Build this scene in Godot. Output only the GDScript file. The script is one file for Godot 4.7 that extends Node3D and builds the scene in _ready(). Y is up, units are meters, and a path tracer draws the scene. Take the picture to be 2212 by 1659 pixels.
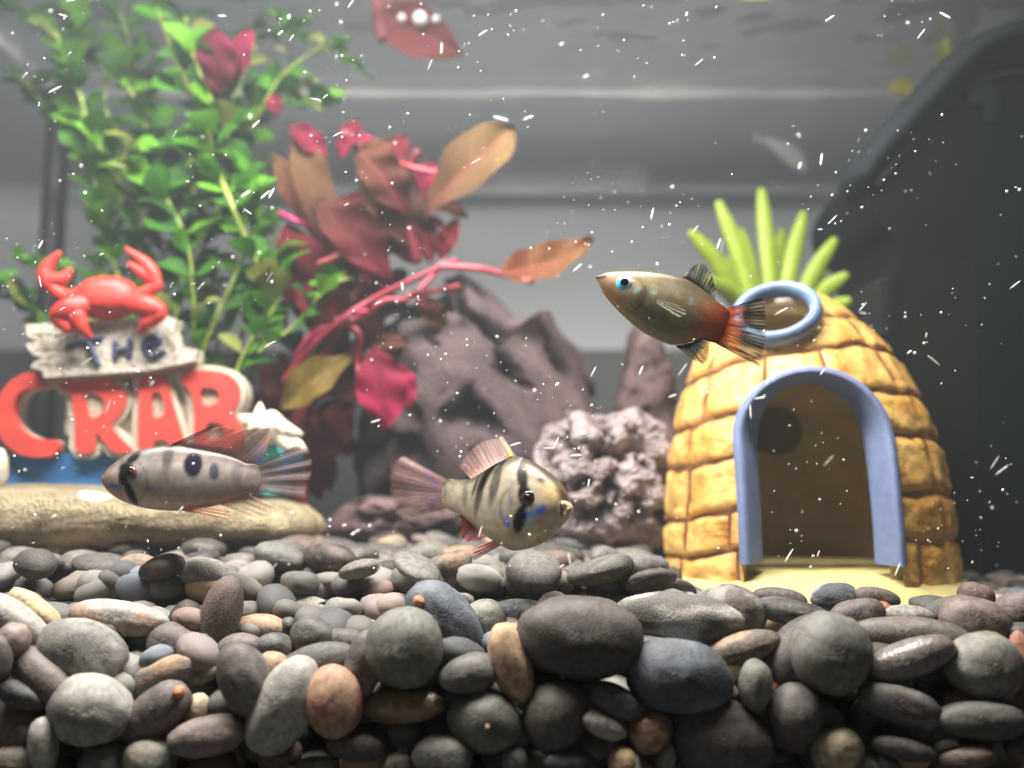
extends Node3D
# A small planted aquarium seen close through its front pane. One unit is a metre; the bed, the ornaments and the fish are a few centimetres large.
# Helper D(px, py, z): the point z centimetres behind the lens that lies on that line of sight, used to measure the photo into real positions.

const T := 0.42447
const PITCH := 0.11205
const CAM := Vector3(0, 0.06, 0)
var rng := RandomNumberGenerator.new()
var nz := FastNoiseLite.new()
var taken := {}
var M := {}

func D(px: float, py: float, z: float) -> Vector3:
	var a := (px - 1106.0) / 829.5 * T
	var b := (829.5 - py) / 829.5 * T
	var yy := b * cos(PITCH) + sin(PITCH)
	var zz := cos(PITCH) - b * sin(PITCH)
	return CAM + Vector3(a, yy, -zz) * (z * 0.01 / zz)

func S(z: float) -> float: # metres per photo unit at that depth
	return z * 0.01 * T / 829.5

func numbered(parent: Node, called: String) -> String:
	var key := str(parent.get_instance_id()) + called
	var n: int = taken.get(key, 0)
	taken[key] = n + 1
	return called if n == 0 else "%s_%03d" % [called, n]

func meta(o: Node, label: String, category := "", group := "") -> Node:
	if label: o.set_meta("label", label)
	if category: o.set_meta("category", category)
	if group: o.set_meta("group", group)
	return o

func thing(called: String, label: String, category: String, at := Vector3.ZERO, group := "") -> Node3D:
	var o := Node3D.new()
	o.name = numbered(self, called)
	add_child(o)
	o.position = at
	meta(o, label, category, group)
	return o

# meshes are written in scene coordinates; a part under a thing is shifted back by where the thing stands
func obj(called: String, mesh: Mesh, m: Material, parent: Node = self, at := Transform3D()) -> MeshInstance3D:
	var o := MeshInstance3D.new()
	o.name = numbered(parent, called)
	o.mesh = mesh
	o.material_override = m
	parent.add_child(o)
	var base := Vector3.ZERO
	var p := parent
	while p is Node3D and p != self:
		base += (p as Node3D).position
		p = p.get_parent()
	o.transform = at
	if parent != self and at == Transform3D(): o.position = -base
	elif parent != self: o.position -= base
	return o

func structure(called: String, mesh: Mesh, m: Material, at := Transform3D()) -> MeshInstance3D:
	var o := obj(called, mesh, m, self, at)
	o.set_meta("kind", "structure")
	return o

func c8(r: float, g: float, b: float, a := 1.0) -> Color: # the linear value of an sRGB tone
	var c := Color(r / 255.0, g / 255.0, b / 255.0).srgb_to_linear()
	c.a = a
	return c

func mat(c: Color, rough := 0.6, spec := 0.5) -> StandardMaterial3D: # c is linear
	var m := StandardMaterial3D.new()
	m.albedo_color = c.linear_to_srgb()
	m.roughness = rough
	m.metallic_specular = spec
	return m

func vmat(rough := 0.6, spec := 0.5) -> StandardMaterial3D: # colours come with the vertices
	var m := mat(Color.WHITE, rough, spec)
	m.vertex_color_use_as_albedo = true
	return m

func fin_mat(back := 0.5) -> StandardMaterial3D:
	var m := vmat(0.45)
	m.transparency = BaseMaterial3D.TRANSPARENCY_ALPHA
	m.backlight_enabled = true
	m.backlight = Color(back, back, back)
	return m

func leaf_mat(c: Color, back := 0.8) -> StandardMaterial3D:
	var m := mat(c, 0.6, 0.25)
	m.albedo_texture = tex("leaf")
	m.uv1_triplanar = true
	m.uv1_scale = Vector3.ONE * 70.0
	m.backlight_enabled = true
	m.backlight = Color(back, back, back)
	return m

func tex(kind: String) -> Texture2D:
	if M.has("t" + kind): return M["t" + kind]
	var n := FastNoiseLite.new()
	n.seed = kind.hash() % 1000
	n.noise_type = FastNoiseLite.TYPE_SIMPLEX_SMOOTH
	n.fractal_octaves = 5
	var g := Gradient.new()
	var t := NoiseTexture2D.new()
	t.width = 512; t.height = 512; t.seamless = true
	match kind:
		"stone":
			n.frequency = 0.02
			g.colors = PackedColorArray([Color(0.6, 0.59, 0.58), Color(0.84, 0.84, 0.84), Color(0.9, 0.9, 0.89), Color(1, 1, 0.98)])
			g.offsets = PackedFloat32Array([0.0, 0.42, 0.6, 1.0])
		"speckle":
			n.frequency = 0.11
			g.colors = PackedColorArray([Color(0.35, 0.34, 0.33), Color(0.78, 0.78, 0.77), Color(0.84, 0.84, 0.83), Color(1, 1, 1)])
			g.offsets = PackedFloat32Array([0.2, 0.42, 0.6, 0.85])
		"grain":
			n.frequency = 0.06
			g.colors = PackedColorArray([Color(0.1, 0.1, 0.1), Color(0.9, 0.9, 0.9)])
		"leaf":
			n.frequency = 0.03
			g.colors = PackedColorArray([Color(0.6, 0.62, 0.55), Color(1, 1, 1)])
		"paint":
			n.frequency = 0.015
			g.colors = PackedColorArray([Color(0.7, 0.66, 0.62), Color(0.93, 0.92, 0.9), Color(1, 1, 1)])
			g.offsets = PackedFloat32Array([0.15, 0.45, 0.8])
		"plain":
			n.frequency = 0.012
			g.colors = PackedColorArray([Color(0.86, 0.85, 0.84), Color(1, 1, 1)])
		"pits":
			n.noise_type = FastNoiseLite.TYPE_CELLULAR
			n.frequency = 0.05
			n.fractal_octaves = 3
			g.colors = PackedColorArray([Color(0, 0, 0), Color(1, 1, 1)])
	t.noise = n
	t.color_ramp = g
	M["t" + kind] = t
	return t

func textured(m: StandardMaterial3D, kind: String, scale: float, bump := "", bump_cm := 0.0) -> StandardMaterial3D:
	m.albedo_texture = tex(kind)
	m.uv1_triplanar = true
	m.uv1_scale = Vector3.ONE * scale
	if bump:
		m.heightmap_enabled = true
		m.heightmap_texture = tex(bump)
		m.heightmap_scale = bump_cm
	return m

# a grid of points f(u, v), smooth, turned outwards; cf(u, v) colours it
func surf(nu: int, nv: int, f: Callable, wrap := true, cf = null) -> ArrayMesh:
	var w := nu if wrap else nu + 1
	var P := PackedVector3Array()
	P.resize(w * (nv + 1))
	var st := SurfaceTool.new()
	st.begin(Mesh.PRIMITIVE_TRIANGLES)
	for j in nv + 1:
		for i in w:
			var p: Vector3 = f.call(float(i) / nu, float(j) / nv)
			P[j * w + i] = p
			if cf != null:
				var c: Color = cf.call(float(i) / nu, float(j) / nv)
				st.set_color(c)
			st.add_vertex(p)
	var idx := PackedInt32Array()
	var vol := 0.0
	var o := P[0]
	for j in nv:
		for i in nu:
			var a := j * w + i
			var b := j * w + (i + 1) % w
			var c := a + w
			var d := b + w
			idx.append_array([a, b, c, b, d, c])
			if wrap: vol += (P[a] - o).dot((P[b] - o).cross(P[c] - o)) + (P[b] - o).dot((P[d] - o).cross(P[c] - o))
	for k in range(0, idx.size(), 3):
		st.add_index(idx[k])
		st.add_index(idx[k + 2] if vol > 0.0 else idx[k + 1])
		st.add_index(idx[k + 1] if vol > 0.0 else idx[k + 2])
	st.generate_normals()
	return st.commit()

func join(list: Array) -> ArrayMesh:
	var st := SurfaceTool.new()
	for m in list: st.append_from(m, 0, Transform3D())
	return st.commit()

func catmull(a: Array, t: float):
	var n := a.size() - 1
	var x := clampf(t, 0.0, 1.0) * n
	var i := mini(int(x), n - 1)
	var k := x - i
	var p0 = a[maxi(i - 1, 0)]
	var p1 = a[i]
	var p2 = a[i + 1]
	var p3 = a[mini(i + 2, n)]
	return (p1 * 2.0 + (p2 - p0) * k + (p0 * 2.0 - p1 * 5.0 + p2 * 4.0 - p3) * k * k + (p1 * 3.0 - p0 - p2 * 3.0 + p3) * k * k * k) * 0.5

# a round bar through points with a radius at each, closed by round ends
func tube(pts: Array, rad: Array, sides := 10, steps := 0, flat := 1.0, flat_axis := Vector3(0, 0, 1)) -> ArrayMesh:
	var n := steps if steps else (pts.size() - 1) * 5
	var f := func(u: float, v: float) -> Vector3:
		var t := clampf((v - 0.06) / 0.88, 0.0, 1.0)
		var p: Vector3 = catmull(pts, t)
		var r: float = catmull(rad, t)
		var d: Vector3 = (catmull(pts, minf(t + 0.02, 1.0)) - catmull(pts, maxf(t - 0.02, 0.0))).normalized()
		var cap := 0.0
		if v < 0.06: cap = -(0.06 - v) / 0.06
		elif v > 0.94: cap = (v - 0.94) / 0.06
		var e := flat_axis if absf(d.dot(flat_axis)) < 0.9 else Vector3(0, 1, 0)
		var s := d.cross(e).normalized()
		e = s.cross(d).normalized()
		var k := sqrt(maxf(0.0, 1.0 - cap * cap))
		return p + d * cap * r + (s * cos(u * TAU) + e * sin(u * TAU) * flat) * r * k
	return surf(sides, n + 6, f)

# a closed lump with half-axes ax; sq > 2 squares it off, n roughens it
func lump(at: Vector3, b: Basis, ax: Vector3, sq := 2.0, egg := 0.0, n := 0.0, seed := 0.0, res := 20, cf = null) -> ArrayMesh:
	var f := func(u: float, v: float) -> Vector3:
		var th := u * TAU
		var ph := v * PI
		var d := Vector3(sin(ph) * cos(th), sin(ph) * sin(th), cos(ph))
		var r := pow(pow(absf(d.x), sq) + pow(absf(d.y), sq) + pow(absf(d.z), sq), -1.0 / sq)
		var q := d * r
		if n > 0.0: q *= 1.0 + n * nz.get_noise_3d(d.x * 60 + seed * 37.0, d.y * 60 - seed * 11.0, d.z * 60 + seed)
		q.y *= 1.0 + egg * q.x
		q.z *= 1.0 + egg * 0.6 * q.x
		return at + b * (q * ax)
	return surf(res, int(res * 0.6), f, true, cf)

func slab(lo: Vector3, hi: Vector3) -> ArrayMesh:
	var m := BoxMesh.new()
	m.size = hi - lo
	var st := SurfaceTool.new()
	st.append_from(m, 0, Transform3D(Basis(), (lo + hi) * 0.5))
	return st.commit()

# outline (with holes) in photo units, at depth z centimetres, thick centimetres deep; the outline sits on the front
func extrude(outer: PackedVector2Array, holes: Array, z: float, thick: float) -> ArrayMesh:
	if Geometry2D.is_polygon_clockwise(outer): outer.reverse()
	var ring := Array(outer)
	var all := [outer]
	for h: PackedVector2Array in holes:
		if not Geometry2D.is_polygon_clockwise(h): h.reverse()
		all.append(h)
		var best := [1e9, 0, 0]
		for i in ring.size():
			for j in h.size():
				var d: float = (ring[i] as Vector2).distance_to(h[j])
				if d < best[0]: best = [d, i, j]
		var add := []
		for k in h.size() + 1: add.append(h[(best[2] + k) % h.size()])
		add.append(ring[best[1]])
		for k in add.size(): ring.insert(best[1] + 1 + k, add[k])
	var tri := Geometry2D.triangulate_polygon(PackedVector2Array(ring))
	var st := SurfaceTool.new()
	st.begin(Mesh.PRIMITIVE_TRIANGLES)
	st.set_smooth_group(-1)
	var back := Vector3(0, 0, -thick * 0.01)
	for k in range(0, tri.size(), 3):
		var q := []
		for e in 3:
			var v: Vector2 = ring[tri[k + e]]
			q.append(D(v.x, v.y, z))
		if (q[1] - q[0]).cross(q[2] - q[0]).z > 0: q.reverse()
		for e in 3: st.add_vertex(q[e])
		for e in 3: st.add_vertex(q[2 - e] + back)
	for loop: PackedVector2Array in all:
		for i in loop.size():
			var a := D(loop[i].x, loop[i].y, z)
			var b := D(loop[(i + 1) % loop.size()].x, loop[(i + 1) % loop.size()].y, z)
			for p in [a, b, a + back, b, b + back, a + back]: st.add_vertex(p)
	st.generate_normals()
	return st.commit()

func V(list: Array, f := 1.0, ox := 0.0, oy := 0.0) -> PackedVector2Array: # pairs of numbers to points
	var out := PackedVector2Array()
	for i in range(0, list.size(), 2): out.append(Vector2(ox + list[i] * f, oy + list[i + 1] * f))
	return out

func rounded(p: PackedVector2Array, times := 2) -> PackedVector2Array: # corner cutting
	for k in times:
		var q := PackedVector2Array()
		for i in p.size():
			var a := p[i]
			var b := p[(i + 1) % p.size()]
			q.append(a.lerp(b, 0.25))
			q.append(a.lerp(b, 0.75))
		p = q
	return p

func bed_height(x: float, z: float) -> float: # top of the pebble bed in metres; x in metres, z in centimetres behind the lens
	var y := 0.0425 + 0.00012 * (z - 16.0)
	var pit := smoothstep(0.018, 0.045, x) * smoothstep(16.6, 18.0, z)
	return y - 0.0075 * pit + 0.0012 * nz.get_noise_2d(x * 4000, z * 40)

func _ready() -> void:
	rng.seed = 41
	nz.seed = 7
	nz.frequency = 0.02
	nz.fractal_octaves = 3
	var cam := Camera3D.new()
	cam.name = "camera"
	cam.position = CAM
	cam.rotation.x = PITCH
	var lens := CameraAttributesPhysical.new()
	lens.frustum_focal_length = 28.27
	lens.frustum_focus_distance = 0.174
	lens.frustum_near = 0.01
	lens.frustum_far = 20.0
	lens.exposure_aperture = 7.5
	cam.attributes = lens
	cam.near = 0.01
	cam.far = 20.0
	cam.fov = 46.0
	add_child(cam)
	cam.make_current()
	var we := WorldEnvironment.new()
	we.name = "environment"
	var e := Environment.new()
	e.background_mode = Environment.BG_COLOR
	e.background_color = Color(0.28, 0.288, 0.3)
	e.tonemap_mode = Environment.TONE_MAPPER_LINEAR
	e.tonemap_exposure = 1.0
	e.sdfgi_enabled = true
	e.ssao_enabled = true
	e.ssil_enabled = true
	e.volumetric_fog_enabled = true
	e.volumetric_fog_density = 0.0
	we.environment = e
	add_child(we)
	aquarium_light()
	tank_and_setting()
	pebble_bed()
	ornaments()
	rocks_and_filter()
	plants()
	fishes()
	specks()

func aquarium_light() -> void:
	# the lamp that lights the tank: a slim hood over the front half, its diffuser facing down
	var at := Vector3(0, 0.245, -0.17)
	var t := thing("aquarium_light", "slim black light hood lying over the front of the tank", "light", at)
	obj("housing", slab(Vector3(-0.175, 0.2445, -0.235), Vector3(0.175, 0.258, -0.125)), M_get("black"), t)
	obj("front_lip", slab(Vector3(-0.175, 0.231, -0.125), Vector3(0.175, 0.258, -0.121)), M_get("black"), t)
	obj("wall_shade_lip", slab(Vector3(-0.175, 0.2301, -0.2395), Vector3(0.175, 0.258, -0.2352)), M_get("black"), t)  # unseen lip, added and sized to shade the upper back wall
	var glow := mat(Color(0.8, 0.8, 0.8), 0.5)
	glow.emission_enabled = true
	glow.emission = Color(1, 0.97, 0.92)
	glow.emission_energy_multiplier = 2.0
	obj("light_panel", slab(Vector3(-0.17, 0.241, -0.182), Vector3(0.08, 0.244, -0.142)), glow, t)
	var l := AreaLight3D.new()
	l.name = "lamp"
	l.area_size = Vector2(0.25, 0.04)
	l.light_color = Color(1.0, 0.98, 0.95)
	l.light_energy = 0.42
	l.shadow_enabled = true
	l.rotation.x = -PI / 2
	l.position = Vector3(-0.045, 0.2405, -0.162) - at
	t.add_child(l)

func M_get(kind: String) -> StandardMaterial3D:
	if M.has(kind): return M[kind]
	var m: StandardMaterial3D
	match kind:
		"black": m = mat(Color(0.012, 0.012, 0.013), 0.45)
		"wall": m = mat(Color(0.6, 0.62, 0.655), 0.9, 0.2)
		"table": m = textured(mat(Color(0.06, 0.06, 0.062), 0.7), "stone", 8.0)
		"ledge": m = mat(Color(0.1, 0.102, 0.105), 0.8)
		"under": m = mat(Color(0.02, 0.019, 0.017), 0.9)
		"stone":
			m = textured(vmat(0.62, 0.42), "stone", 55.0, "grain", 0.012)
		"wet":
			m = textured(vmat(0.32, 0.5), "stone", 45.0, "grain", 0.015)
		"filler":
			m = vmat(0.7, 0.4)
		"rough":
			m = textured(vmat(0.72, 0.4), "speckle", 50.0, "grain", 0.012)
		"glass":
			m = mat(Color(0.9, 0.95, 0.93), 0.02, 0.06)
			m.albedo_color.a = 0.004
			m.transparency = BaseMaterial3D.TRANSPARENCY_ALPHA
		"water":
			m = mat(Color(0.8, 0.82, 0.84), 0.06)
			m.metallic = 0.4
			m.albedo_color.a = 0.01
			m.transparency = BaseMaterial3D.TRANSPARENCY_ALPHA
		"refraction_white":  # white that stands for light refracted along the waterline
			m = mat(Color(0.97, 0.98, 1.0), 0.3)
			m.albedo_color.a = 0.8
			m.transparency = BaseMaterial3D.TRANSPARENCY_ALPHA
	M[kind] = m
	return m

func tank_and_setting() -> void:
	structure("table", slab(Vector3(-0.6, -0.02, -0.43), Vector3(0.6, 0.002, 0.1)), M_get("table"))
	structure("back_wall", slab(Vector3(-0.9, -0.3, -0.46), Vector3(0.9, 0.7, -0.43)), M_get("wall"))
	structure("skirting_ledge", slab(Vector3(-0.6, 0.0022, -0.429), Vector3(0.6, 0.121, -0.405)), M_get("ledge"))
	var t := thing("glass_aquarium", "rectangular glass tank with black edge seams that holds the whole scene", "aquarium", Vector3(0, 0.0025, -0.245))
	obj("front_pane", slab(Vector3(-0.182, 0.0065, -0.153), Vector3(0.182, 0.225, -0.148)), M_get("glass"), t)
	obj("back_pane", slab(Vector3(-0.182, 0.0065, -0.345), Vector3(0.182, 0.225, -0.340)), M_get("glass"), t)
	obj("side_pane", slab(Vector3(-0.182, 0.0065, -0.338), Vector3(-0.177, 0.225, -0.154)), M_get("glass"), t)
	obj("side_pane", slab(Vector3(0.177, 0.0065, -0.338), Vector3(0.182, 0.225, -0.154)), M_get("glass"), t)
	obj("bottom_pane", slab(Vector3(-0.182, 0.0025, -0.345), Vector3(0.182, 0.0062, -0.148)), M_get("black"), t)
	for s in [-1.0, 1.0]:
		obj("corner_seam", tube([Vector3(s * 0.1755, 0.0065, -0.3372), Vector3(s * 0.1755, 0.212, -0.3372)], [0.0045, 0.0045], 10, 8), M_get("black"), t)
	# the water surface seen from below, gently rippled
	var f := func(u: float, v: float) -> Vector3:
		var x := lerpf(-0.1765, 0.1765, u)
		var z := lerpf(-0.1545, -0.3395, v)
		return Vector3(x, 0.2148 + 0.0009 * nz.get_noise_2d(x * 1500, z * 2500), z)
	structure("water_surface", surf(110, 60, f, false), M_get("water"))
	# lip of water climbing the panes, coloured white for its refracted light
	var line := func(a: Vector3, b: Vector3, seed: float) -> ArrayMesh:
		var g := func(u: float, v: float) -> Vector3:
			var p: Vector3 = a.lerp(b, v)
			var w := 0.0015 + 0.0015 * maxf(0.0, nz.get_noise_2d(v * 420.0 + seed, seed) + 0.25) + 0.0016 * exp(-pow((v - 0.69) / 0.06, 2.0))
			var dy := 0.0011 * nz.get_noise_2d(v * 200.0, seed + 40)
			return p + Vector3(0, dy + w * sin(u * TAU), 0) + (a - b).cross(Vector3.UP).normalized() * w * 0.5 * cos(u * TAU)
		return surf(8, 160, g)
	structure("water_edge_glint", line.call(Vector3(-0.1765, 0.2126, -0.3388), Vector3(0.1765, 0.2126, -0.3388), 3.0), M_get("refraction_white"))
	structure("water_edge_glint", line.call(Vector3(-0.1763, 0.2126, -0.337), Vector3(-0.1763, 0.2126, -0.156), 9.0), M_get("refraction_white"))
	var fog := FogVolume.new()
	fog.name = "water"
	fog.set_meta("kind", "structure")
	fog.shape = RenderingServer.FOG_VOLUME_SHAPE_BOX
	fog.size = Vector3(0.353, 0.1985, 0.185)
	fog.position = Vector3(0, 0.1155, -0.247)
	var fm := FogMaterial.new()
	fm.density = 0.35
	fm.albedo = Color(0.9, 0.94, 0.98)
	fog.material = fm
	add_child(fog)

func tone(k: String) -> Color: # stones are greyer than their names
	var c := tint(k)
	var l := c.get_luminance()
	return c.lerp(Color(l * 1.03, l, l * 0.95), 0.36 if k in ["tn", "or", "go", "pk", "ot", "cr", "bg"] else 0.62) * (0.96 if k in ["lg", "tn", "or", "wh"] else 0.8)

func tint(k: String) -> Color:
	match k:
		"lg": return c8(158, 155, 144)
		"g": return c8(128, 125, 118)
		"dg": return c8(98, 95, 90)
		"gg": return c8(118, 121, 108)
		"pg": return c8(150, 152, 128)
		"bg": return c8(108, 118, 134)
		"sl": return c8(76, 80, 88)
		"mv": return c8(134, 112, 108)
		"pu": return c8(104, 92, 92)
		"pb": return c8(158, 126, 110)
		"br": return c8(128, 106, 88)
		"bd": return c8(92, 82, 74)
		"db": return c8(74, 60, 54)
		"tn": return c8(206, 168, 108)
		"cr": return c8(200, 178, 134)
		"ol": return c8(138, 128, 88)
		"or": return c8(214, 118, 52)
		"ot": return c8(190, 142, 100)
		"rb": return c8(146, 100, 84)
		"go": return c8(150, 112, 52)
		"pk": return c8(204, 122, 96)
		"wh": return c8(205, 198, 184)
	return c8(120, 118, 112)

# one water-worn stone: a squared, egg-shaped, slightly dented lump with its own veins and patches
func pebble_mesh(ax: Vector3, base: Color, accent: String, seed: float, res: int) -> ArrayMesh:
	var r := RandomNumberGenerator.new()
	r.seed = int(seed * 977) + 5
	var egg := r.randf_range(-0.16, 0.16)
	var sq := r.randf_range(1.95, 2.35)
	var acc := tone(accent) if accent else base
	var lightness := r.randf_range(0.92, 1.08)
	var cf := func(u: float, v: float) -> Color:
		var d := Vector3(sin(v * PI) * cos(u * TAU), sin(v * PI) * sin(u * TAU), cos(v * PI))
		var n := nz.get_noise_3d(d.x * 38 + seed * 9.0, d.y * 38, d.z * 38 - seed * 5.0)
		var n2 := nz.get_noise_3d(d.x * 130 - seed * 3.0, d.y * 130, d.z * 130 + seed * 7.0)
		var c := base * (lightness + 0.22 * n + 0.14 * n2)
		if accent: c = c.lerp(acc, clampf((n + 0.03) * 4.5, 0.0, 0.85))
		return c
	return lump(Vector3.ZERO, Basis(), ax, sq, egg, 0.065, seed, res, cf)

func pebble(px: float, py: float, hw: float, hh: float, rot: float, off: float, col: String, accent: String, label: String, m := "stone") -> void:
	var seed := px * 0.37 + py * 0.11
	var c := 0.72 * minf(hw, hh) + 8.0
	var z := 15.45 + c * 0.0078 + off
	var s := S(z)
	var chip := hw <= 22.0 and col in ["or", "go"]
	var o := obj("stone_chip" if chip else "pebble", pebble_mesh(Vector3(hw, hh, c) * s * 1.03, tone(col), accent, seed, 30), M_get(m), self, Transform3D(Basis(Vector3(0, 0, 1), -deg_to_rad(rot)) * Basis(Vector3(0, 1, 0), 0.2 * sin(seed)), D(px, py, z)))
	meta(o, label, "stone chip" if chip else "pebble", "bright chips among the pebbles" if chip else "pebbles of the gravel bed")

func front_pebbles() -> void:
	# measured one by one: place, half width and height, turn, how far behind the pane, colours
	pebble(30, 1345, 85, 38, 35, 0.5, "lg", "", "pale grey oblong pebble sloping down beneath the tan finger-shaped stone at the left edge")
	pebble(25, 1256, 60, 27, 4, 4.2, "mv", "", "mauve-brown oblong pebble lying flat at the far left edge of the bed")
	pebble(74, 1316, 62, 24, 37, 1.4, "tn", "", "tan yellow finger-shaped pebble leaning over the pale oblong one at left")
	pebble(177, 1412, 92, 66, 22, 0.5, "g", "lg", "big grey egg-shaped pebble under the flat mottled tan pebble")
	pebble(257, 1337, 107, 37, 5, 1.3, "lg", "ot", "wide flat mottled pebble, tan grey with orange patches, left of the standing brown stone")
	pebble(88, 1460, 82, 44, 36, 0.25, "mv", "pu", "mauve-brown egg-shaped pebble left of the large pale disc")
	pebble(50, 1503, 52, 25, 25, 0.1, "sl", "", "dark slate sliver of a pebble under the mauve-brown egg at the left edge")
	pebble(28, 1384, 34, 36, 20, 0.2, "pb", "", "small pinkish brown pebble wedged against the left edge")
	pebble(0, 1420, 24, 46, -5, 0.0, "pu", "", "dark mauve pebble cut by the left edge beside the small pinkish one")
	pebble(198, 1534, 87, 72, 8, 0.0, "lg", "g", "large pale grey disc-like pebble pressed against the front pane")
	pebble(338, 1540, 82, 48, -38, 0.3, "pu", "mv", "purple-grey pebble leaning right with an orange fleck at its tip")
	pebble(386, 1495, 12, 13, 0, 0.24, "or", "", "bright orange chip at the tip of the leaning purple-grey pebble")
	pebble(425, 1534, 28, 34, 0, 0.6, "cr", "", "small cream tan pebble half hidden beside the leaning purple-grey one")
	pebble(448, 1590, 79, 40, -8, 0.0, "mv", "pb", "pinky mauve oval pebble lying flat near the bottom, left of the tall pale one")
	pebble(38, 1566, 62, 48, 32, 0.2, "rb", "mv", "reddish mauve pebble at the left edge above the brown corner stone")
	pebble(92, 1608, 27, 54, -8, 0.0, "lg", "", "narrow upright pale pebble beside the large disc at lower left")
	pebble(22, 1645, 58, 32, 0, 0.0, "br", "", "plain brown pebble in the bottom left corner")
	pebble(226, 1650, 50, 40, -6, 0.3, "gg", "", "dark greenish grey pebble at the bottom, under the large pale disc")
	pebble(322, 1643, 56, 48, 4, 0.1, "gg", "ol", "greenish grey round pebble at the bottom with a pale yellow top")
	pebble(340, 1466, 96, 36, -24, 0.8, "g", "ot", "long mottled grey pebble with tan edges behind the leaning purple one")
	pebble(408, 1458, 70, 27, -10, 0.9, "ol", "", "olive tan oblong pebble tucked left of the purple-grey egg")
	pebble(375, 1393, 54, 43, 15, 1.2, "pb", "pu", "pinkish brown round pebble under the flat mottled one, left of the standing stone")
	pebble(402, 1352, 39, 52, 12, 1.7, "db", "", "dark chocolate brown pebble leaning on the standing brown stone")
	pebble(474, 1342, 42, 92, 12, 1.5, "br", "rb", "tall brown stone standing on end above the bed", "rough")
	pebble(530, 1466, 52, 78, -24, 0.1, "pu", "g", "large purple-grey egg standing aslant between the olive and the tall pale pebble")
	pebble(616, 1526, 63, 106, 28, 0.0, "lg", "", "tall pale grey pebble leaning against the orange-tan egg")
	pebble(719, 1516, 60, 74, -6, -0.1, "ot", "pk", "orange-tan egg-shaped pebble, pinker on its right side")
	pebble(870, 1398, 83, 81, 0, 0.0, "gg", "", "large round dark green-grey pebble on top of the golden flat stone")
	pebble(962, 1338, 96, 58, 44, 0.9, "bg", "", "blue-grey pebble sloping down behind the large round green-grey one")
	pebble(905, 1298, 12, 10, 20, 0.75, "or", "", "orange chip on the shoulder of the sloping blue-grey pebble")
	pebble(1045, 1337, 46, 41, 5, 1.6, "pg", "", "pale green round pebble right of the sloping blue-grey one")
	pebble(1102, 1432, 41, 82, -18, 0.2, "tn", "ot", "tan yellow pebble standing upright, pinched at its waist")
	pebble(1013, 1456, 63, 40, -12, 0.1, "dg", "g", "dark grey pebble between the round green-grey one and the upright tan one")
	pebble(870, 1524, 88, 36, -2, 0.3, "go", "ol", "glossy golden brown flat stone under the large round green-grey pebble", "wet")
	pebble(1046, 1556, 77, 64, 14, 0.0, "dg", "gg", "dark greenish pebble with a tiny yellow fleck low in the middle")
	pebble(1053, 1570, 5, 5, 0, -0.35, "go", "", "tiny yellow fleck on the dark greenish pebble low in the middle")
	pebble(768, 1612, 60, 28, 8, 0.1, "bd", "", "small dark brown pebble under the orange-tan egg")
	pebble(956, 1636, 62, 46, 5, 0.0, "g", "gg", "grey-green rounded pebble at the bottom, left of centre")
	pebble(856, 1652, 34, 24, -15, 0.2, "ol", "", "small olive pebble at the bottom between the dark brown and grey-green ones")
	pebble(682, 1654, 42, 18, -5, 0.3, "ol", "dg", "thin olive pebble at the very bottom under the orange-tan egg")
	pebble(567, 1362, 62, 33, 6, 1.8, "ot", "br", "tan pebble with an orange streak right of the standing brown stone")
	pebble(516, 1398, 48, 28, -8, 1.1, "mv", "", "flat mauve-grey pebble on the shoulder of the large purple-grey egg")
	pebble(595, 1397, 38, 28, 8, 1.1, "sl", "g", "small round slate pebble beside the flat mauve-grey one")
	pebble(623, 1351, 16, 18, 0, 1.9, "dg", "", "tiny dark pebble between the orange-streaked one and the humped grey one")
	pebble(677, 1378, 49, 40, 25, 1.2, "dg", "sl", "humped dark grey pebble behind the arched grey one")
	pebble(742, 1386, 56, 27, 6, 1.3, "pu", "sl", "dark flat pebble lying left of the large round green-grey one")
	pebble(755, 1350, 50, 19, -4, 2.0, "cr", "br", "low sandy pebble with a pitted top behind the dark flat one")
	pebble(688, 1430, 86, 38, -10, 0.5, "dg", "", "arched dark grey pebble above the tall pale one")
	pebble(590, 1440, 32, 30, 0, 0.5, "ot", "", "small round tan pebble tucked under the arched grey one")
	pebble(786, 1436, 40, 72, 16, 0.3, "mv", "pu", "pinkish grey pebble half hidden behind the left side of the large round one")
	pebble(622, 1318, 110, 36, 4, 3.2, "lg", "", "broad rough speckled grey slab lying right of the standing brown stone", "rough")
	pebble(1255, 1376, 132, 84, 5, 0.0, "bd", "pu", "largest dark oval pebble of the front row, beside the upright tan one")
	pebble(1465, 1334, 134, 50, 5, 0.9, "g", "wh", "long pale speckled pebble lying right of the largest dark oval", "rough")
	pebble(1588, 1318, 60, 50, 10, 1.5, "mv", "lg", "pinkish grey rounded pebble at the right end of the long speckled one")
	pebble(1466, 1460, 108, 74, 8, 0.0, "bg", "sl", "large blue-grey domed pebble in the middle of the front row")
	pebble(1602, 1402, 84, 34, -18, 0.6, "br", "ot", "brown oblong pebble behind the right side of the blue-grey dome")
	pebble(1198, 1544, 67, 76, 24, 0.0, "bd", "", "dark brown egg below the largest dark oval")
	pebble(1334, 1516, 60, 31, 24, 0.1, "dg", "pu", "dark oval pebble left of the blue-grey dome, its top paler")
	pebble(1305, 1567, 50, 24, 25, 0.0, "lg", "ol", "slim pale pebble sloping down between the dark oval and the gold-brown stone")
	pebble(1404, 1580, 46, 42, -30, 0.1, "go", "ot", "gold-brown lumpy pebble below the blue-grey dome", "wet")
	pebble(1562, 1598, 106, 80, 14, 0.0, "bd", "pu", "broad dark brown pebble at the bottom below the blue-grey dome")
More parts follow.
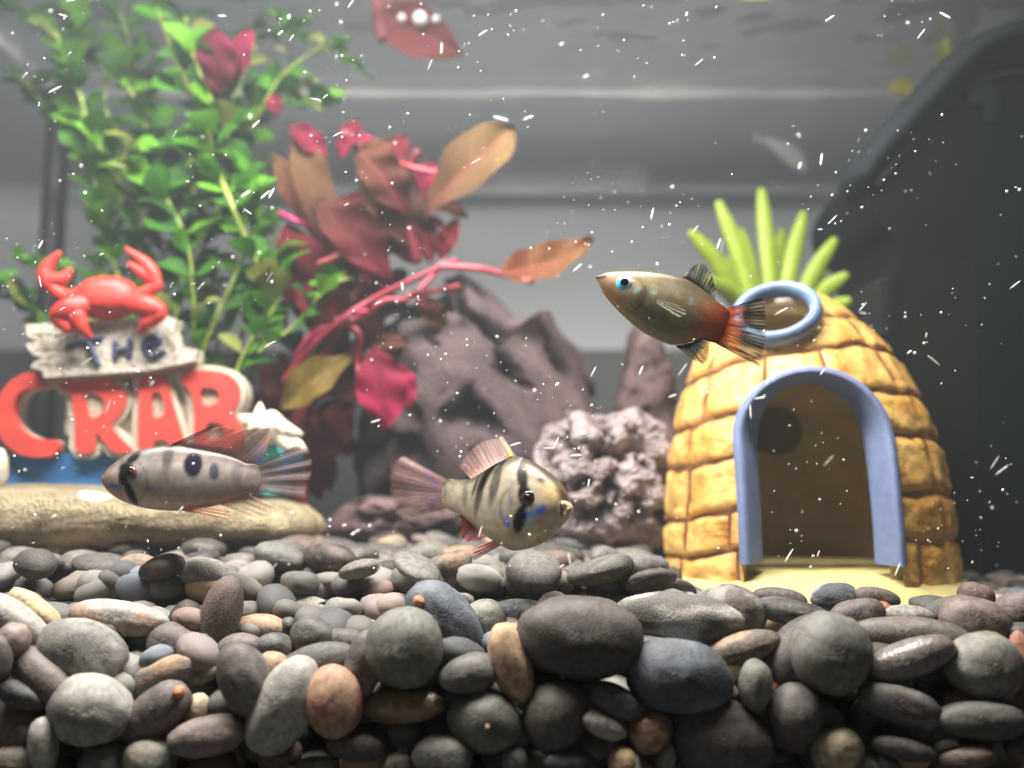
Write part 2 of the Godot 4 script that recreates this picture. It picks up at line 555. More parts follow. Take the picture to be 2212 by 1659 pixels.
	pebble(1633, 1480, 34, 51, 4, 0.1, "gg", "", "small upright green-grey pebble beside an orange chip")
	pebble(1671, 1484, 18, 22, 10, 0.6, "or", "", "orange chip beside the small upright green-grey pebble")
	pebble(1576, 1502, 17, 22, 20, 0.5, "rb", "", "tiny reddish pebble at the right foot of the blue-grey dome")
	pebble(1112, 1642, 26, 30, 0, 0.1, "g", "", "small grey pebble at the bottom between the grey-green and slate ones")
	pebble(1232, 1648, 54, 28, 4, 0.0, "sl", "", "dark slate pebble at the bottom under the dark brown egg")
	pebble(1344, 1645, 28, 30, 15, 0.0, "tn", "", "small tan pebble at the bottom under the gold-brown lumpy stone")
	pebble(1438, 1640, 20, 34, 12, 0.1, "g", "", "narrow grey pebble at the bottom beside the broad dark brown one")
	pebble(1792, 1410, 84, 82, 25, 0.0, "gg", "g", "big flat green-grey disc standing upright right of centre")
	pebble(1728, 1410, 92, 58, -38, 0.5, "dg", "pu", "dark pebble half hidden behind the upright green-grey disc")
	pebble(1718, 1543, 58, 63, 0, 0.0, "pu", "sl", "dark purple-grey round pebble under the upright green-grey disc")
	pebble(1807, 1618, 54, 44, -18, 0.0, "cr", "ol", "sandy tan pebble at the bottom right of centre")
	pebble(1942, 1524, 90, 40, 16, 0.1, "pu", "g", "saddle-shaped purple-grey pebble under the glossy grey-brown one")
	pebble(1955, 1617, 70, 25, 12, 0.0, "dg", "", "flat dark pebble under the saddle-shaped one")
	pebble(1892, 1655, 54, 24, 4, 0.1, "g", "", "grey pebble cut by the bottom edge right of the sandy tan one")
	pebble(2088, 1636, 60, 22, -8, 0.0, "rb", "br", "reddish brown flat pebble in the bottom right corner")
	pebble(2118, 1556, 92, 38, 2, 0.0, "dg", "sl", "broad dark grey pebble under the pale olive one at right")
	pebble(1964, 1424, 98, 38, -20, 0.3, "mv", "g", "glossy grey-brown pebble sloping up to the pale olive one", "wet")
	pebble(2122, 1440, 80, 70, 8, 0.2, "pg", "g", "large pale olive grey pebble near the right edge")
	pebble(2212, 1440, 22, 72, -8, 0.4, "pk", "", "pink pebble cut by the right edge beside the pale olive one")
	pebble(1966, 1372, 120, 38, 4, 0.9, "br", "g", "long grey-brown pebble lying behind the glossy sloping one")
	pebble(1958, 1330, 54, 22, 0, 1.7, "lg", "", "small pale pebble peeping over the long grey-brown one")
	pebble(1852, 1330, 62, 34, -14, 1.5, "mv", "sl", "grey-mauve pebble behind the upright green-grey disc")
	pebble(1909, 1322, 22, 20, 30, 1.9, "or", "", "orange chip between the grey-mauve and the small pale pebble")
	pebble(1802, 1290, 48, 30, -4, 2.4, "bg", "wh", "blue-grey sparkling pebble in front of the hut doorway", "rough")
	pebble(1893, 1292, 50, 22, 10, 2.3, "br", "", "arched brown pebble in front of the right foot of the hut")
	pebble(1712, 1322, 80, 26, 9, 1.6, "sl", "g", "slim slate pebble behind the dark half-hidden one")
	pebble(2108, 1340, 70, 46, 8, 1.3, "pb", "br", "rounded brown-pink pebble above the pale olive one at right")
	pebble(2108, 1288, 36, 28, 20, 2.4, "rb", "", "pointed red-brown pebble below the black filter")
	pebble(2036, 1318, 62, 22, -24, 2.0, "g", "", "grey scaly pebble sloping up left of the pointed red-brown one", "rough")
	pebble(2200, 1318, 44, 40, 0, 1.7, "mv", "pb", "pinkish mauve pebble at the right edge below the filter")
	pebble(2205, 1372, 34, 26, 0, 1.2, "pu", "", "purple pebble at the right edge above the pink one")
	pebble(1684, 1292, 54, 22, 8, 2.6, "mv", "", "mauve pebble left of the blue-grey sparkling one")
	pebble(1126, 1322, 66, 26, 2, 2.0, "bg", "lg", "pale blue flat pebble behind the largest dark oval")
	pebble(1108, 1362, 26, 16, 0, 1.2, "ot", "", "small tan pebble peeping out above the upright tan one")
	pebble(2200, 1620, 26, 24, 0, 0.1, "dg", "", "dark pebble cut by the right edge in the bottom corner")
	pebble(1868, 1540, 26, 40, 30, 0.7, "g", "", "shadowed grey pebble behind the left end of the saddle-shaped one")

func pebble_bed() -> void:
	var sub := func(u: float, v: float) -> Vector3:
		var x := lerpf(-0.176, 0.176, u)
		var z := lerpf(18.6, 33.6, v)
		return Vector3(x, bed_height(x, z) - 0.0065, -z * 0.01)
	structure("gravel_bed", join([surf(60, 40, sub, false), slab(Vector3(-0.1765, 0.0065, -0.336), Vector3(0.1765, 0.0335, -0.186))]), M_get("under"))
	front_pebbles()
	# the bed behind the front row: stones lying on each other, scattered without overlap
	var names := {"lg": "pale grey", "g": "grey", "dg": "dark grey", "gg": "greenish grey", "bg": "bluish grey", "sl": "slate", "mv": "mauve", "pu": "purple-grey", "pb": "pinkish brown", "br": "brown", "rb": "reddish brown", "tn": "tan", "ol": "olive", "ot": "orange-tan", "db": "dark brown"}
	var mix := ["lg", "g", "g", "g", "dg", "dg", "gg", "gg", "bg", "sl", "sl", "mv", "pu", "pu", "pb", "br", "rb", "tn", "ol", "db", "g", "dg", "sl", "dg", "dg"]
	var spots := []
	var tries := 0
	while spots.size() < 205 and tries < 12000:
		tries += 1
		var z := lerpf(18.2, 30.5, pow(rng.randf(), 0.8))
		var x := rng.randf_range(-0.62, 0.62) * z * 0.01
		if absf(x) > 0.17: continue
		var a := rng.randf_range(0.0042, 0.0076)
		var ok := true
		for s in spots:
			if Vector2(s.x - x, (s.z - z) * 0.012).length() < (s.a + a) * 0.66: ok = false; break
		if x > 0.035 and z > 19.4 and z < 27.0: ok = false
		if ok: spots.append({"x": x, "z": z, "a": a})
	spots.sort_custom(func(p, q): return p.z < q.z)
	var places := ["at the left edge of the bed", "below the crab sign", "below the striped fish at left", "under the red plant", "in the middle of the bed", "under the barred fish", "below the porous rock", "left of the hut", "in front of the hut", "at the right edge of the bed"]
	var ordinals := ["first", "second", "third", "fourth", "fifth", "sixth", "seventh", "eighth", "ninth", "tenth", "eleventh", "twelfth", "thirteenth", "fourteenth", "fifteenth", "sixteenth"]
	var used := {}
	for s in spots:
		var k: String = mix[rng.randi() % mix.size()]
		var b: float = s.a * rng.randf_range(0.34, 0.55)
		var c: float = s.a * rng.randf_range(0.6, 0.9)
		var p := Vector3(s.x, bed_height(s.x, s.z) - b * 0.15 + rng.randf_range(-0.0003, 0.0016), -s.z * 0.01)
		var turn := Basis(Vector3(0, 1, 0), rng.randf() * TAU) * Basis(Vector3(1, 0, 0), rng.randf_range(-0.4, 0.4)) * Basis(Vector3(0, 0, 1), rng.randf_range(-0.4, 0.4))
		var seed := rng.randf() * 900.0
		var accent: String = ["", "", "", "g", "br", "ot"][rng.randi() % 6]
		var o := obj("pebble", pebble_mesh(Vector3(s.a, b, c), tone(k), accent, seed, 18 if s.z > 21 else 24), M_get("stone" if rng.randf() < 0.8 else "rough"), self, Transform3D(turn, p))
		var col := clampi(int((s.x / (s.z * 0.01) + 0.57) / 1.14 * 10), 0, 9)
		var row := "close behind the front stones" if s.z < 19.5 else ("midway back" if s.z < 23.5 else "far back")
		var text := "%s %s pebble %s, %s" % [("broad" if s.a > 0.0065 else ("small" if s.a < 0.0053 else "oval")), names[k], places[col], row]
		var count: int = used.get(text, 0)
		used[text] = count + 1
		if count > 0: text = ordinals[count] + " " + text
		meta(o, text, "pebble", "pebbles of the gravel bed")
	# the stones in the gaps under and between them, too many and too hidden to tell apart
	var mm := MultiMesh.new()
	mm.transform_format = MultiMesh.TRANSFORM_3D
	mm.use_colors = true
	mm.mesh = pebble_mesh(Vector3(1, 0.6, 0.8), Color(1, 1, 1), "", 3.0, 16)
	mm.instance_count = 3000
	for i in 3000:
		var front := i < 900
		var z := rng.randf_range(16.5, 18.7) if front else rng.randf_range(18.8, 33.0)
		var x := clampf(rng.randf_range(-0.66, 0.66) * z * 0.01, -0.17, 0.17)
		var a := rng.randf_range(0.0034, 0.0054)
		var top := bed_height(x, z)
		var y := rng.randf_range(0.009, top - (0.011 if z < 17.2 else 0.006)) if front else top - rng.randf_range(0.0014, 0.0040)
		var k: String = mix[rng.randi() % mix.size()]
		mm.set_instance_transform(i, Transform3D(Basis.from_euler(Vector3(rng.randf_range(-0.5, 0.5), rng.randf() * TAU, rng.randf_range(-0.5, 0.5))).scaled(Vector3.ONE * a), Vector3(x, y, -z * 0.01)))
		mm.set_instance_color(i, tone(k))
	var fill := MultiMeshInstance3D.new()
	fill.name = "gravel"
	fill.multimesh = mm
	fill.material_override = M_get("filler")
	fill.set_meta("kind", "stuff")
	meta(fill, "loose mixed brown and grey pebbles filling the gaps of the bed", "gravel")
	add_child(fill)

const SZ := 24.0 # the crab sign stands this far back

func Z4(list: Array) -> PackedVector2Array: return V(list, 0.3516, 0.0, 501.2)

func clear_of_hull(p: PackedVector2Array, by: float) -> PackedVector2Array:
	var r := Geometry2D.offset_polygon(p, by, Geometry2D.JOIN_ROUND)
	var best := p
	for q in r:
		if not Geometry2D.is_polygon_clockwise(q): best = q
	return best

func ornaments() -> void:
	crab_sign()
	dome_hut()
	spiky_plant()

func stroke(pts: Array, z: float, r: float) -> ArrayMesh:
	var p := []
	var rad := []
	for i in range(0, pts.size(), 2):
		p.append(D(pts[i] * 0.3516, 501.2 + pts[i + 1] * 0.3516, z))
		rad.append(r)
	return tube(p, rad, 8, maxi(8, p.size() * 3))

func limb(pts: Array, rad: Array, flat := 0.8) -> ArrayMesh: # sign photo units, z given per point
	var p := []
	var r := []
	for i in range(0, pts.size(), 3): p.append(D(pts[i] * 0.3516, 501.2 + pts[i + 1] * 0.3516, pts[i + 2]))
	for q in rad: r.append(q * 0.3516 * S(SZ))
	return tube(p, r, 14, p.size() * 5, flat)

func crab_sign() -> void:
	var t := thing("crab_sign", "painted resin sign with a red crab on top, reading The Crab, on a sandy rock", "aquarium ornament", D(250, 1150, SZ))
	var cream := textured(mat(c8(206, 198, 180), 0.7), "plain", 30.0, "grain", 0.03)
	var red := textured(mat(c8(206, 70, 62), 0.55), "plain", 24.0)
	var crab_red := textured(mat(c8(190, 50, 42), 0.5), "plain", 26.0, "grain", 0.02)
	var navy := mat(c8(52, 58, 92), 0.6)
	var recess := textured(mat(c8(186, 172, 152), 0.8), "paint", 30.0)
	# the sandy rock at the foot
	var outline := V([-140, 1120, -60, 1052, 60, 1046, 200, 1050, 330, 1062, 470, 1090, 560, 1076, 640, 1084, 700, 1130, 696, 1158, 600, 1172, 420, 1182, 200, 1186, -100, 1190])
	var sand := textured(vmat(0.85, 0.3), "plain", 60.0, "pits", 0.3)
	obj("rock_base", boulder(outline, SZ, 2.3, 0.06, 5.0, c8(222, 206, 170), c8(150, 138, 112)), sand, t)
	obj("shell", lump(D(212, 1092, SZ - 1.75), Basis(Vector3(0, 0, 1), -0.5), Vector3(46, 26, 30) * S(SZ), 2.0, 0.25, 0.12, 4.0), mat(c8(238, 232, 222), 0.3), t)
	obj("shell", lump(D(-4, 1012, SZ - 0.9), Basis(), Vector3(20, 42, 20) * S(SZ), 2.0, 0.1, 0.12, 8.0), cream, t)
	# the blue hull under the letters
	var hull := rounded(Z4([-60, 1385, 660, 1345, 1500, 1330, 1770, 1310, 1800, 1420, 1745, 1520, 1640, 1600, 600, 1600, 40, 1610, -60, 1560]), 1)
	obj("blue_hull", extrude(hull, [], SZ + 0.25, 1.5), textured(mat(c8(52, 118, 180), 0.5), "plain", 25.0), t)
	obj("gem", lump(D(590, 985, SZ + 0.2), Basis(), Vector3(24, 24, 16) * S(SZ)), mat(c8(80, 196, 200), 0.2), t)
	obj("gem", lump(D(588, 1064, SZ + 0.2), Basis(), Vector3(20, 12, 14) * S(SZ)), mat(c8(90, 196, 186), 0.2), t)
	# letters with their cream surrounds
	var cc := rounded(Z4([262, 862, 180, 855, 100, 885, 30, 945, -25, 1040, -42, 1130, -22, 1220, 30, 1305, 110, 1365, 200, 1385, 300, 1382, 345, 1360, 352, 1288, 300, 1272, 220, 1272, 150, 1240, 100, 1190, 75, 1120, 80, 1050, 110, 990, 170, 952, 262, 955]), 2)
	var rr := rounded(Z4([362, 935, 395, 898, 480, 883, 610, 888, 708, 923, 768, 985, 778, 1040, 748, 1110, 698, 1160, 668, 1185, 740, 1270, 830, 1352, 700, 1360, 640, 1292, 592, 1225, 586, 1290, 576, 1360, 458, 1360, 462, 1200, 450, 1080, 435, 988, 372, 968]), 1)
	var aa := rounded(Z4([848, 893, 1012, 876, 1042, 1000, 1087, 1150, 1152, 1347, 1050, 1352, 1030, 1275, 945, 1275, 935, 1354, 848, 1354, 846, 1200, 851, 1000]), 1)
	var bb := rounded(Z4([1108, 885, 1140, 858, 1250, 848, 1382, 863, 1452, 910, 1477, 985, 1457, 1060, 1415, 1102, 1482, 1180, 1502, 1260, 1472, 1332, 1390, 1362, 1188, 1357, 1195, 1200, 1190, 1080, 1168, 966, 1113, 930]), 1)
	var rh := [rounded(Z4([508, 988, 580, 988, 642, 1030, 642, 1090, 602, 1137, 545, 1142, 530, 1060]), 1)]
	var ah := [rounded(Z4([933, 985, 987, 978, 1012, 1090, 1002, 1137, 930, 1142, 925, 1060]), 1)]
	var bh := [rounded(Z4([1223, 958, 1290, 953, 1347, 975, 1347, 1040, 1290, 1067, 1235, 1062]), 1), rounded(Z4([1262, 1173, 1340, 1163, 1382, 1210, 1372, 1272, 1265, 1277]), 1)]
	var k := 0.0
	for q in [[cc, [], "C"], [rr, rh, "R"], [aa, ah, "A"], [bb, bh, "B"]]:
		obj("letter_surround", extrude(clear_of_hull(q[0], 12.0), [], SZ + k, 0.7), cream, t)
		var small := []
		for h in q[1]:
			var inner := clear_of_hull(h, -6.0)
			obj("letter_recess", extrude(inner, [], SZ - 0.01 + k * 0.9, 0.1), recess, t)
		var l := obj("letter", extrude(q[0], q[1], SZ - 0.09, 0.3), red, t)
		l.set_meta("label", "raised red letter " + q[2])
		k += 0.012
	obj("sign_back", extrude(rounded(Z4([395, 905, 830, 890, 1150, 900, 1420, 930, 1440, 1340, 400, 1350]), 1), [], SZ + 0.2, 0.8), recess, t)
	# the weathered plank that reads The
	var plank := Z4([160, 568, 335, 558, 430, 552, 1030, 518, 1078, 530, 1060, 600, 1085, 700, 1205, 718, 1196, 792, 905, 850, 640, 870, 270, 892, 258, 852, 188, 832, 205, 800, 262, 776, 200, 752, 158, 690, 230, 672, 165, 640])
	var wood := textured(mat(c8(204, 198, 186), 0.8), "paint", 30.0, "grain", 0.06)
	var pl := obj("plank", extrude(plank, [], SZ - 0.35, 0.6), wood, t)
	for g in [[190, 620, 330, 628, 420, 640], [215, 720, 300, 715, 410, 730], [240, 800, 330, 812, 420, 815], [1080, 610, 1040, 640, 1052, 690]]:
		obj("wood_groove", stroke(g, SZ - 0.352, 0.00022), mat(c8(160, 148, 130), 0.9), pl).position = Vector3.ZERO - pl.position - t.position
	for w in [[420, 700, 520, 672, 625, 648], [542, 680, 572, 745, 602, 815], [705, 678, 708, 725, 706, 775], [798, 662, 795, 710, 790, 765], [706, 728, 750, 722, 793, 716], [890, 705, 950, 692, 985, 672, 960, 645, 915, 650, 885, 690, 895, 740, 940, 768, 1005, 738]]:
		obj("lettering", stroke(w, SZ - 0.37, 0.00085), navy, pl).position = Vector3.ZERO - pl.position - t.position
	var dark := textured(mat(c8(168, 140, 118), 0.8), "paint", 30.0)
	obj("lower_plank", extrude(Z4([270, 880, 640, 866, 905, 846, 1196, 788, 1190, 840, 900, 885, 380, 920, 280, 960]), [], SZ - 0.1, 0.35), dark, t)
	# the crab
	var c := obj("crab", lump(D(660 * 0.3516, 501.2 + 408 * 0.3516, SZ - 0.3), Basis(Vector3(1, 0, 0), -0.25), Vector3(196, 138, 120) * 0.3516 * S(SZ), 2.25, 0.0, 0.05, 2.0, 28), crab_red, t)
	var fix := Vector3.ZERO - c.position - t.position
	var q := SZ - 0.3
	obj("arm", limb([490, 385, q, 400, 395, q, 330, 350, q, 275, 300, q], [48, 46, 42, 38]), crab_red, c).position = fix
	obj("claw", join([limb([330, 345, q, 285, 295, q, 290, 220, q, 362, 132, q], [40, 54, 46, 20]), limb([290, 300, q, 380, 290, q, 430, 235, q], [48, 46, 22])]), crab_red, c).position = fix
	obj("arm", limb([830, 400, q, 900, 372, q, 962, 330, q, 950, 285, q], [46, 44, 40, 34]), crab_red, c).position = fix
	obj("claw", join([limb([955, 320, q, 940, 260, q, 890, 190, q, 775, 105, q], [40, 46, 38, 15]), limb([950, 300, q, 880, 255, q, 792, 196, q], [40, 36, 16])]), crab_red, c).position = fix
	obj("leg", join([limb([545, 440, q - 0.3, 440, 470, q - 0.5, 360, 520, q - 0.5, 420, 590, q - 0.5], [60, 74, 58, 40]), limb([470, 520, q - 0.5, 505, 590, q - 0.5, 562, 648, q - 0.4], [62, 40, 12])]), crab_red, c).position = fix
	obj("leg", join([limb([800, 440, q - 0.3, 900, 460, q - 0.5, 975, 500, q - 0.5, 900, 560, q - 0.5], [58, 74, 54, 44]), limb([930, 520, q - 0.5, 895, 575, q - 0.5, 862, 612, q - 0.4], [52, 36, 22])]), crab_red, c).position = fix
	# the white spiny shell at the right end
	var spikes := [lump(D(575, 925, SZ - 0.3), Basis(), Vector3(48, 34, 30) * S(SZ), 2.0, 0.1, 0.2, 6.0)]
	for s in [[560, 920, 562, 872], [585, 905, 612, 906], [600, 925, 652, 938], [545, 915, 520, 900], [610, 945, 640, 985], [630, 960, 662, 975]]:
		spikes.append(tube([D(s[0], s[1], SZ - 0.3), D((s[0] + s[2]) * 0.5, (s[1] + s[3]) * 0.5, SZ - 0.4), D(s[2], s[3], SZ - 0.35)], [0.0024, 0.0018, 0.0005], 10))
	obj("spiny_shell", join(spikes), textured(mat(c8(236, 228, 208), 0.7), "paint", 40.0, "grain", 0.06), t)

# a rock whose outline faces the lens at depth z, thick centimetres deep to either side, roughened all over
func boulder(outline: PackedVector2Array, z: float, thick: float, rough: float, seed: float, light: Color, dark: Color, cav := 0.0, fq := 2600.0, fine := 0.45, slope := 0.0, nu := 96, nv := 64) -> ArrayMesh:
	var c := Vector2.ZERO
	for p in outline: c += p / outline.size()
	var pol := []
	for k in 180:
		var dir := Vector2.from_angle(k * TAU / 180.0)
		var best := 10.0
		for i in outline.size():
			var hit = Geometry2D.segment_intersects_segment(c, c + dir * 3000.0, outline[i], outline[(i + 1) % outline.size()])
			if hit != null: best = maxf(best, c.distance_to(hit))
		pol.append(best)
	var centre := D(c.x, c.y, z)
	var s := S(z)
	var shape := func(u: float, v: float) -> Array:
		var k := u * 180.0
		var r: float = lerpf(pol[int(k) % 180], pol[(int(k) + 1) % 180], k - int(k))
		var ph := v * PI
		var e := pow(sin(ph), 0.75)
		var p := Vector3(cos(u * TAU) * r * s * e, -sin(u * TAU) * r * s * e, signf(cos(ph)) * pow(absf(cos(ph)), 0.9) * thick * 0.01)
		p.z -= p.y * slope
		var q := Vector3((p.x - p.y) * 0.30, (p.x + p.y) * 0.71, p.z * 0.8) * fq if fq < 1300.0 else p * fq
		var n := nz.get_noise_3d(q.x + seed * 51.0, q.y, q.z - seed * 23.0)
		var n2 := nz.get_noise_3d(q.x * 3.4 - seed * 13.0, q.y * 3.4, q.z * 3.4 + seed * 31.0)
		var ridge := 1.0 - 2.6 * absf(n)
		var hole := maxf(0.0, -ridge - 0.02) * cav + maxf(0.0, -n2 - 0.12) * cav * 0.8
		var d := (ridge * 0.4 + n2 * fine) * rough - hole
		if slope > 0.0: return [centre + p + Vector3(p.x * 0.05, p.y, p.z).normalized() * ((ridge - 0.4) * 0.0022 + n2 * 0.0030), clampf(0.55 + 0.7 * n2 + 0.4 * n, 0.0, 1.0)]
		return [centre + p * (1.0 + d), clampf(0.55 + 0.7 * n2 + 0.4 * n, 0.0, 1.0)]
	var f := func(u: float, v: float) -> Vector3: return shape.call(u, v)[0]
	var cf := func(u: float, v: float) -> Color: return dark.lerp(light, shape.call(u, v)[1])
	return surf(nu, nv, f, true, cf)

# ---- the yellow hut: a plain round-topped hut of coursed blocks with a blue arched doorway and a round window ----
const HZ := 23.2
const HX := 1740.0
const HB := 1262.0
const HH := 640.0 # height in photo units
const HR := 298.0

func hut_point(ang: float, h: float, out := 0.0) -> Vector3: # ang 0 faces the lens, h from 0 at the foot to 1 at the top
	var r := HR * pow(maxf(0.0, 1.0 - pow(h, 3.0)), 0.6) * (1.0 - 0.06 * h)
	r += out
	var lean := -50.0 * h * h + 18.0 * h
	var s := S(HZ)
	var base := D(HX, HB, HZ)
	return base + Vector3((lean + r * sin(ang)) * s, (h * HH + out * pow(h, 4.0)) * s, r * cos(ang) * s)

func in_door(ang: float, h: float, grow := 0.0) -> bool:
	if absf(ang) > 1.5: return false
	var p := door_uv(ang, h)
	var w := 126.0 + grow
	var top := 420.0
	if p.y < top - w: return absf(p.x) < w
	return Vector2(p.x, p.y - (top - 126.0)).length() < w

func door_uv(ang: float, h: float) -> Vector2: # units across the doorway, seen square on
	var q := (hut_point(ang, h) - hut_point(0.0, h * 0.0)) / S(HZ)
	return Vector2(q.x + 50.0, q.y)

func window_centre() -> Vector3: return hut_point(-0.42, 0.86, 4.0)
func in_window(p: Vector3, r: float) -> bool: return (p - window_centre()).length() < r * S(HZ)

func dome_hut() -> void:
	var t := thing("dome_hut", "ochre stone-block dome hut ornament with a blue arched doorway and a round window", "aquarium ornament", D(HX, HB, HZ))
	var rr := RandomNumberGenerator.new()
	rr.seed = 77
	var skins := []
	for k in 5:
		var y := vmat(0.5, 0.45)
		y.albedo_texture = tex("paint")
		y.uv1_triplanar = true
		y.uv1_scale = Vector3.ONE * (22.0 + k * 3)
		y.heightmap_enabled = true
		y.heightmap_texture = tex("stone")
		y.heightmap_scale = 0.08
		y.backlight_enabled = true
		y.backlight = Color(0.35, 0.35, 0.35)
		skins.append(y)
	var rows := [0.0, 0.13, 0.25, 0.42, 0.55, 0.71, 0.84, 0.985]
	for r in rows.size() - 1:
		var n: int = [14, 12, 11, 13, 10, 8, 5][r]
		var cuts := []
		for k in n: cuts.append((k + 0.5 * (r % 2) + 0.13 + rr.randf_range(-0.24, 0.24)) * TAU / n)
		for k in n:
			var a0: float = cuts[k]
			var a1: float = cuts[k + 1] if k + 1 < n else cuts[0] + TAU
			if a0 > PI:
				a0 -= TAU
				a1 -= TAU
			block(t, a0, a1, rows[r], rows[r + 1], rr, skins[rr.randi() % 5])
	# the plaster behind the blocks, brick red in the joints and dull brown within
	var joints := mat(c8(140, 92, 62), 0.8)
	obj("joint_layer", holed(-6.5, 80, 60), joints, t)
	var thin := textured(mat(c8(240, 222, 168), 0.8), "plain", 22.0)
	for q in [joints, thin]: # the cast resin is thin and lets some light through
		q.backlight_enabled = true
		q.backlight = Color(1, 1, 1)
	obj("inner_wall", holed(-26.0, 70, 50), thin, t)
	# the doorway frame: a blue band with depth, following the round wall
	var path := []
	for k in 41:
		var u := k / 40.0 * 2.0 - 1.0
		var leg := 294.0
		var arc := PI * 128.0 * 0.5
		var l := absf(u) * (leg + arc)
		var p: Vector2
		if l < arc: p = Vector2(sin(l / 128.0) * 128.0, leg + cos(l / 128.0) * 128.0)
		else: p = Vector2(128.0, leg - (l - arc) * 0.79)
		if u < 0: p.x = -p.x
		path.append(p)
	var on_wall := func(p: Vector2, out: float) -> Vector3: # the wall's surface at that place seen square on
		var h := clampf(p.y / HH, 0.0, 0.97)
		var lean := -50.0 * h * h + 18.0 * h
		var r := HR * pow(maxf(0.0, 1.0 - pow(h, 3.0)), 0.6) * (1.0 - 0.06 * h)
		var x := p.x - 50.0
		var ang := asin(clampf((x - lean) / r, -0.98, 0.98))
		return hut_point(ang, h, out)
	var blue := textured(mat(c8(112, 127, 166), 0.6), "plain", 40.0)
	var band := func(u: float, v: float) -> Vector3:
		var i := clampf(v * 40.0, 0.0, 39.999)
		var p: Vector2 = path[int(i)].lerp(path[int(i) + 1], i - int(i))
		var nrm := Vector2(p.x, maxf(0.0, p.y - 294.0)).normalized()
		var a := u * TAU
		var e := Vector2(cos(a), sin(a))
		e *= pow(pow(absf(e.x), 5.0) + pow(absf(e.y), 5.0), -0.2)
		return on_wall.call(p + nrm * (e.x * 9.0 + 6.0), -28.0 + e.y * 38.0)
	obj("door_frame", surf(20, 90, band), blue, t)
	# round window frame, tilted with the wall
	var wc := window_centre()
	var up := (hut_point(-0.42, 0.9) - hut_point(-0.42, 0.8)).normalized()
	var along := (hut_point(-0.3, 0.86) - hut_point(-0.55, 0.86)).normalized()
	var wn := along.cross(up).normalized()
	up = wn.cross(along).normalized()
	var ring := func(u: float, v: float) -> Vector3:
		var a := v * TAU
		var d := along * cos(a) + up * sin(a)
		return wc + (d * (78.0 + 13.0 * cos(u * TAU)) + wn * (2.0 + 20.0 * sin(u * TAU))) * S(HZ)
	obj("window_frame", surf(14, 60, ring), textured(mat(c8(116, 142, 176), 0.4), "plain", 26.0), t)
	# floor, and a grey disc whose colour gives the rear opening its shade
	var floor_f := func(u: float, v: float) -> Vector3:
		var r := v * (HR + 44.0)
		return D(HX, HB, HZ) + Vector3(sin(u * TAU) * r, (52.0 + 5.0 * nz.get_noise_2d(r, u * 90)) * (1.0 - pow(v, 8.0)) - 8.0, cos(u * TAU) * r) * S(HZ)
	obj("floor", surf(48, 14, floor_f), textured(mat(c8(190, 176, 116), 0.75), "plain", 25.0), t)
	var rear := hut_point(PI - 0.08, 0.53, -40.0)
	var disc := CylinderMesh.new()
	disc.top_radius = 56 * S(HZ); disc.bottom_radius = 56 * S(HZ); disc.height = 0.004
	obj("rear_window_dark_disc", disc, mat(c8(86, 84, 82), 0.8), t, Transform3D(Basis(Vector3(1, 0, 0), PI / 2), rear))

func block(t: Node3D, a0: float, a1: float, h0: float, h1: float, rr: RandomNumberGenerator, m: Material) -> void:
	var n := 12
	var tone_k := rr.randf_range(0.86, 1.06)
	var slant := rr.randf_range(-0.012, 0.012)
	var seed := rr.randf() * 500.0
	var P := []
	var C := []
	var keep := []
	var any := false
	for j in n + 1:
		for i in n + 1:
			var u := float(i) / n
			var v := float(j) / n
			var ang := lerpf(a0 + 0.012, a1 - 0.012, u)
			var h := lerpf(h0 + 0.006, h1 - 0.006, v) + slant * (u - 0.5)
			h += 0.055 * sin(ang * 1.3 + 0.9) * smoothstep(0.0, 0.2, h) * smoothstep(1.0, 0.6, h) + 0.016 * nz.get_noise_2d(ang * 90.0, h * 160.0)
			var edge := minf(minf(u, 1.0 - u) * (a1 - a0) * HR * 0.9, minf(v, 1.0 - v) * (h1 - h0) * HH)
			var lift := 7.0 * (1.0 - exp(-edge / 6.0)) - 5.0 + 6.0 * nz.get_noise_3d(ang * 260.0, h * 500.0, seed)
			var p := hut_point(ang, maxf(h, 0.0), lift)
			P.append(p)
			keep.append(not in_door(ang, h, 6.0) and not in_window(p, 80.0))
			if keep[-1]: any = true
			var w := clampf(0.5 + 1.3 * nz.get_noise_3d(ang * 130.0 + seed, h * 300.0, 9.0), 0.0, 1.0)
			var c := c8(224, 168, 84).lerp(c8(244, 204, 124), w) * tone_k
			c = c.lerp(c8(176, 96, 46), 0.55 * exp(-edge / 5.0))
			c = c.lerp(c8(120, 62, 28), 0.7 * smoothstep(0.12, 0.0, h) * clampf(0.4 + 1.6 * nz.get_noise_2d(ang * 200.0, h * 500.0), 0.0, 1.0)) # browner in patches towards the foot
			C.append(c)
	if not any: return
	var drawn := false
	var st := SurfaceTool.new()
	st.begin(Mesh.PRIMITIVE_TRIANGLES)
	for k in P.size():
		st.set_color(C[k])
		st.add_vertex(P[k])
	for j in n:
		for i in n:
			var a := j * (n + 1) + i
			if not (keep[a] and keep[a + 1] and keep[a + n + 1] and keep[a + n + 2]): continue
			drawn = true
			for q in [a, a + n + 1, a + 1, a + 1, a + n + 1, a + n + 2]: st.add_index(q)
	if not drawn: return
	st.generate_normals()
	obj("block", st.commit(), m, t)

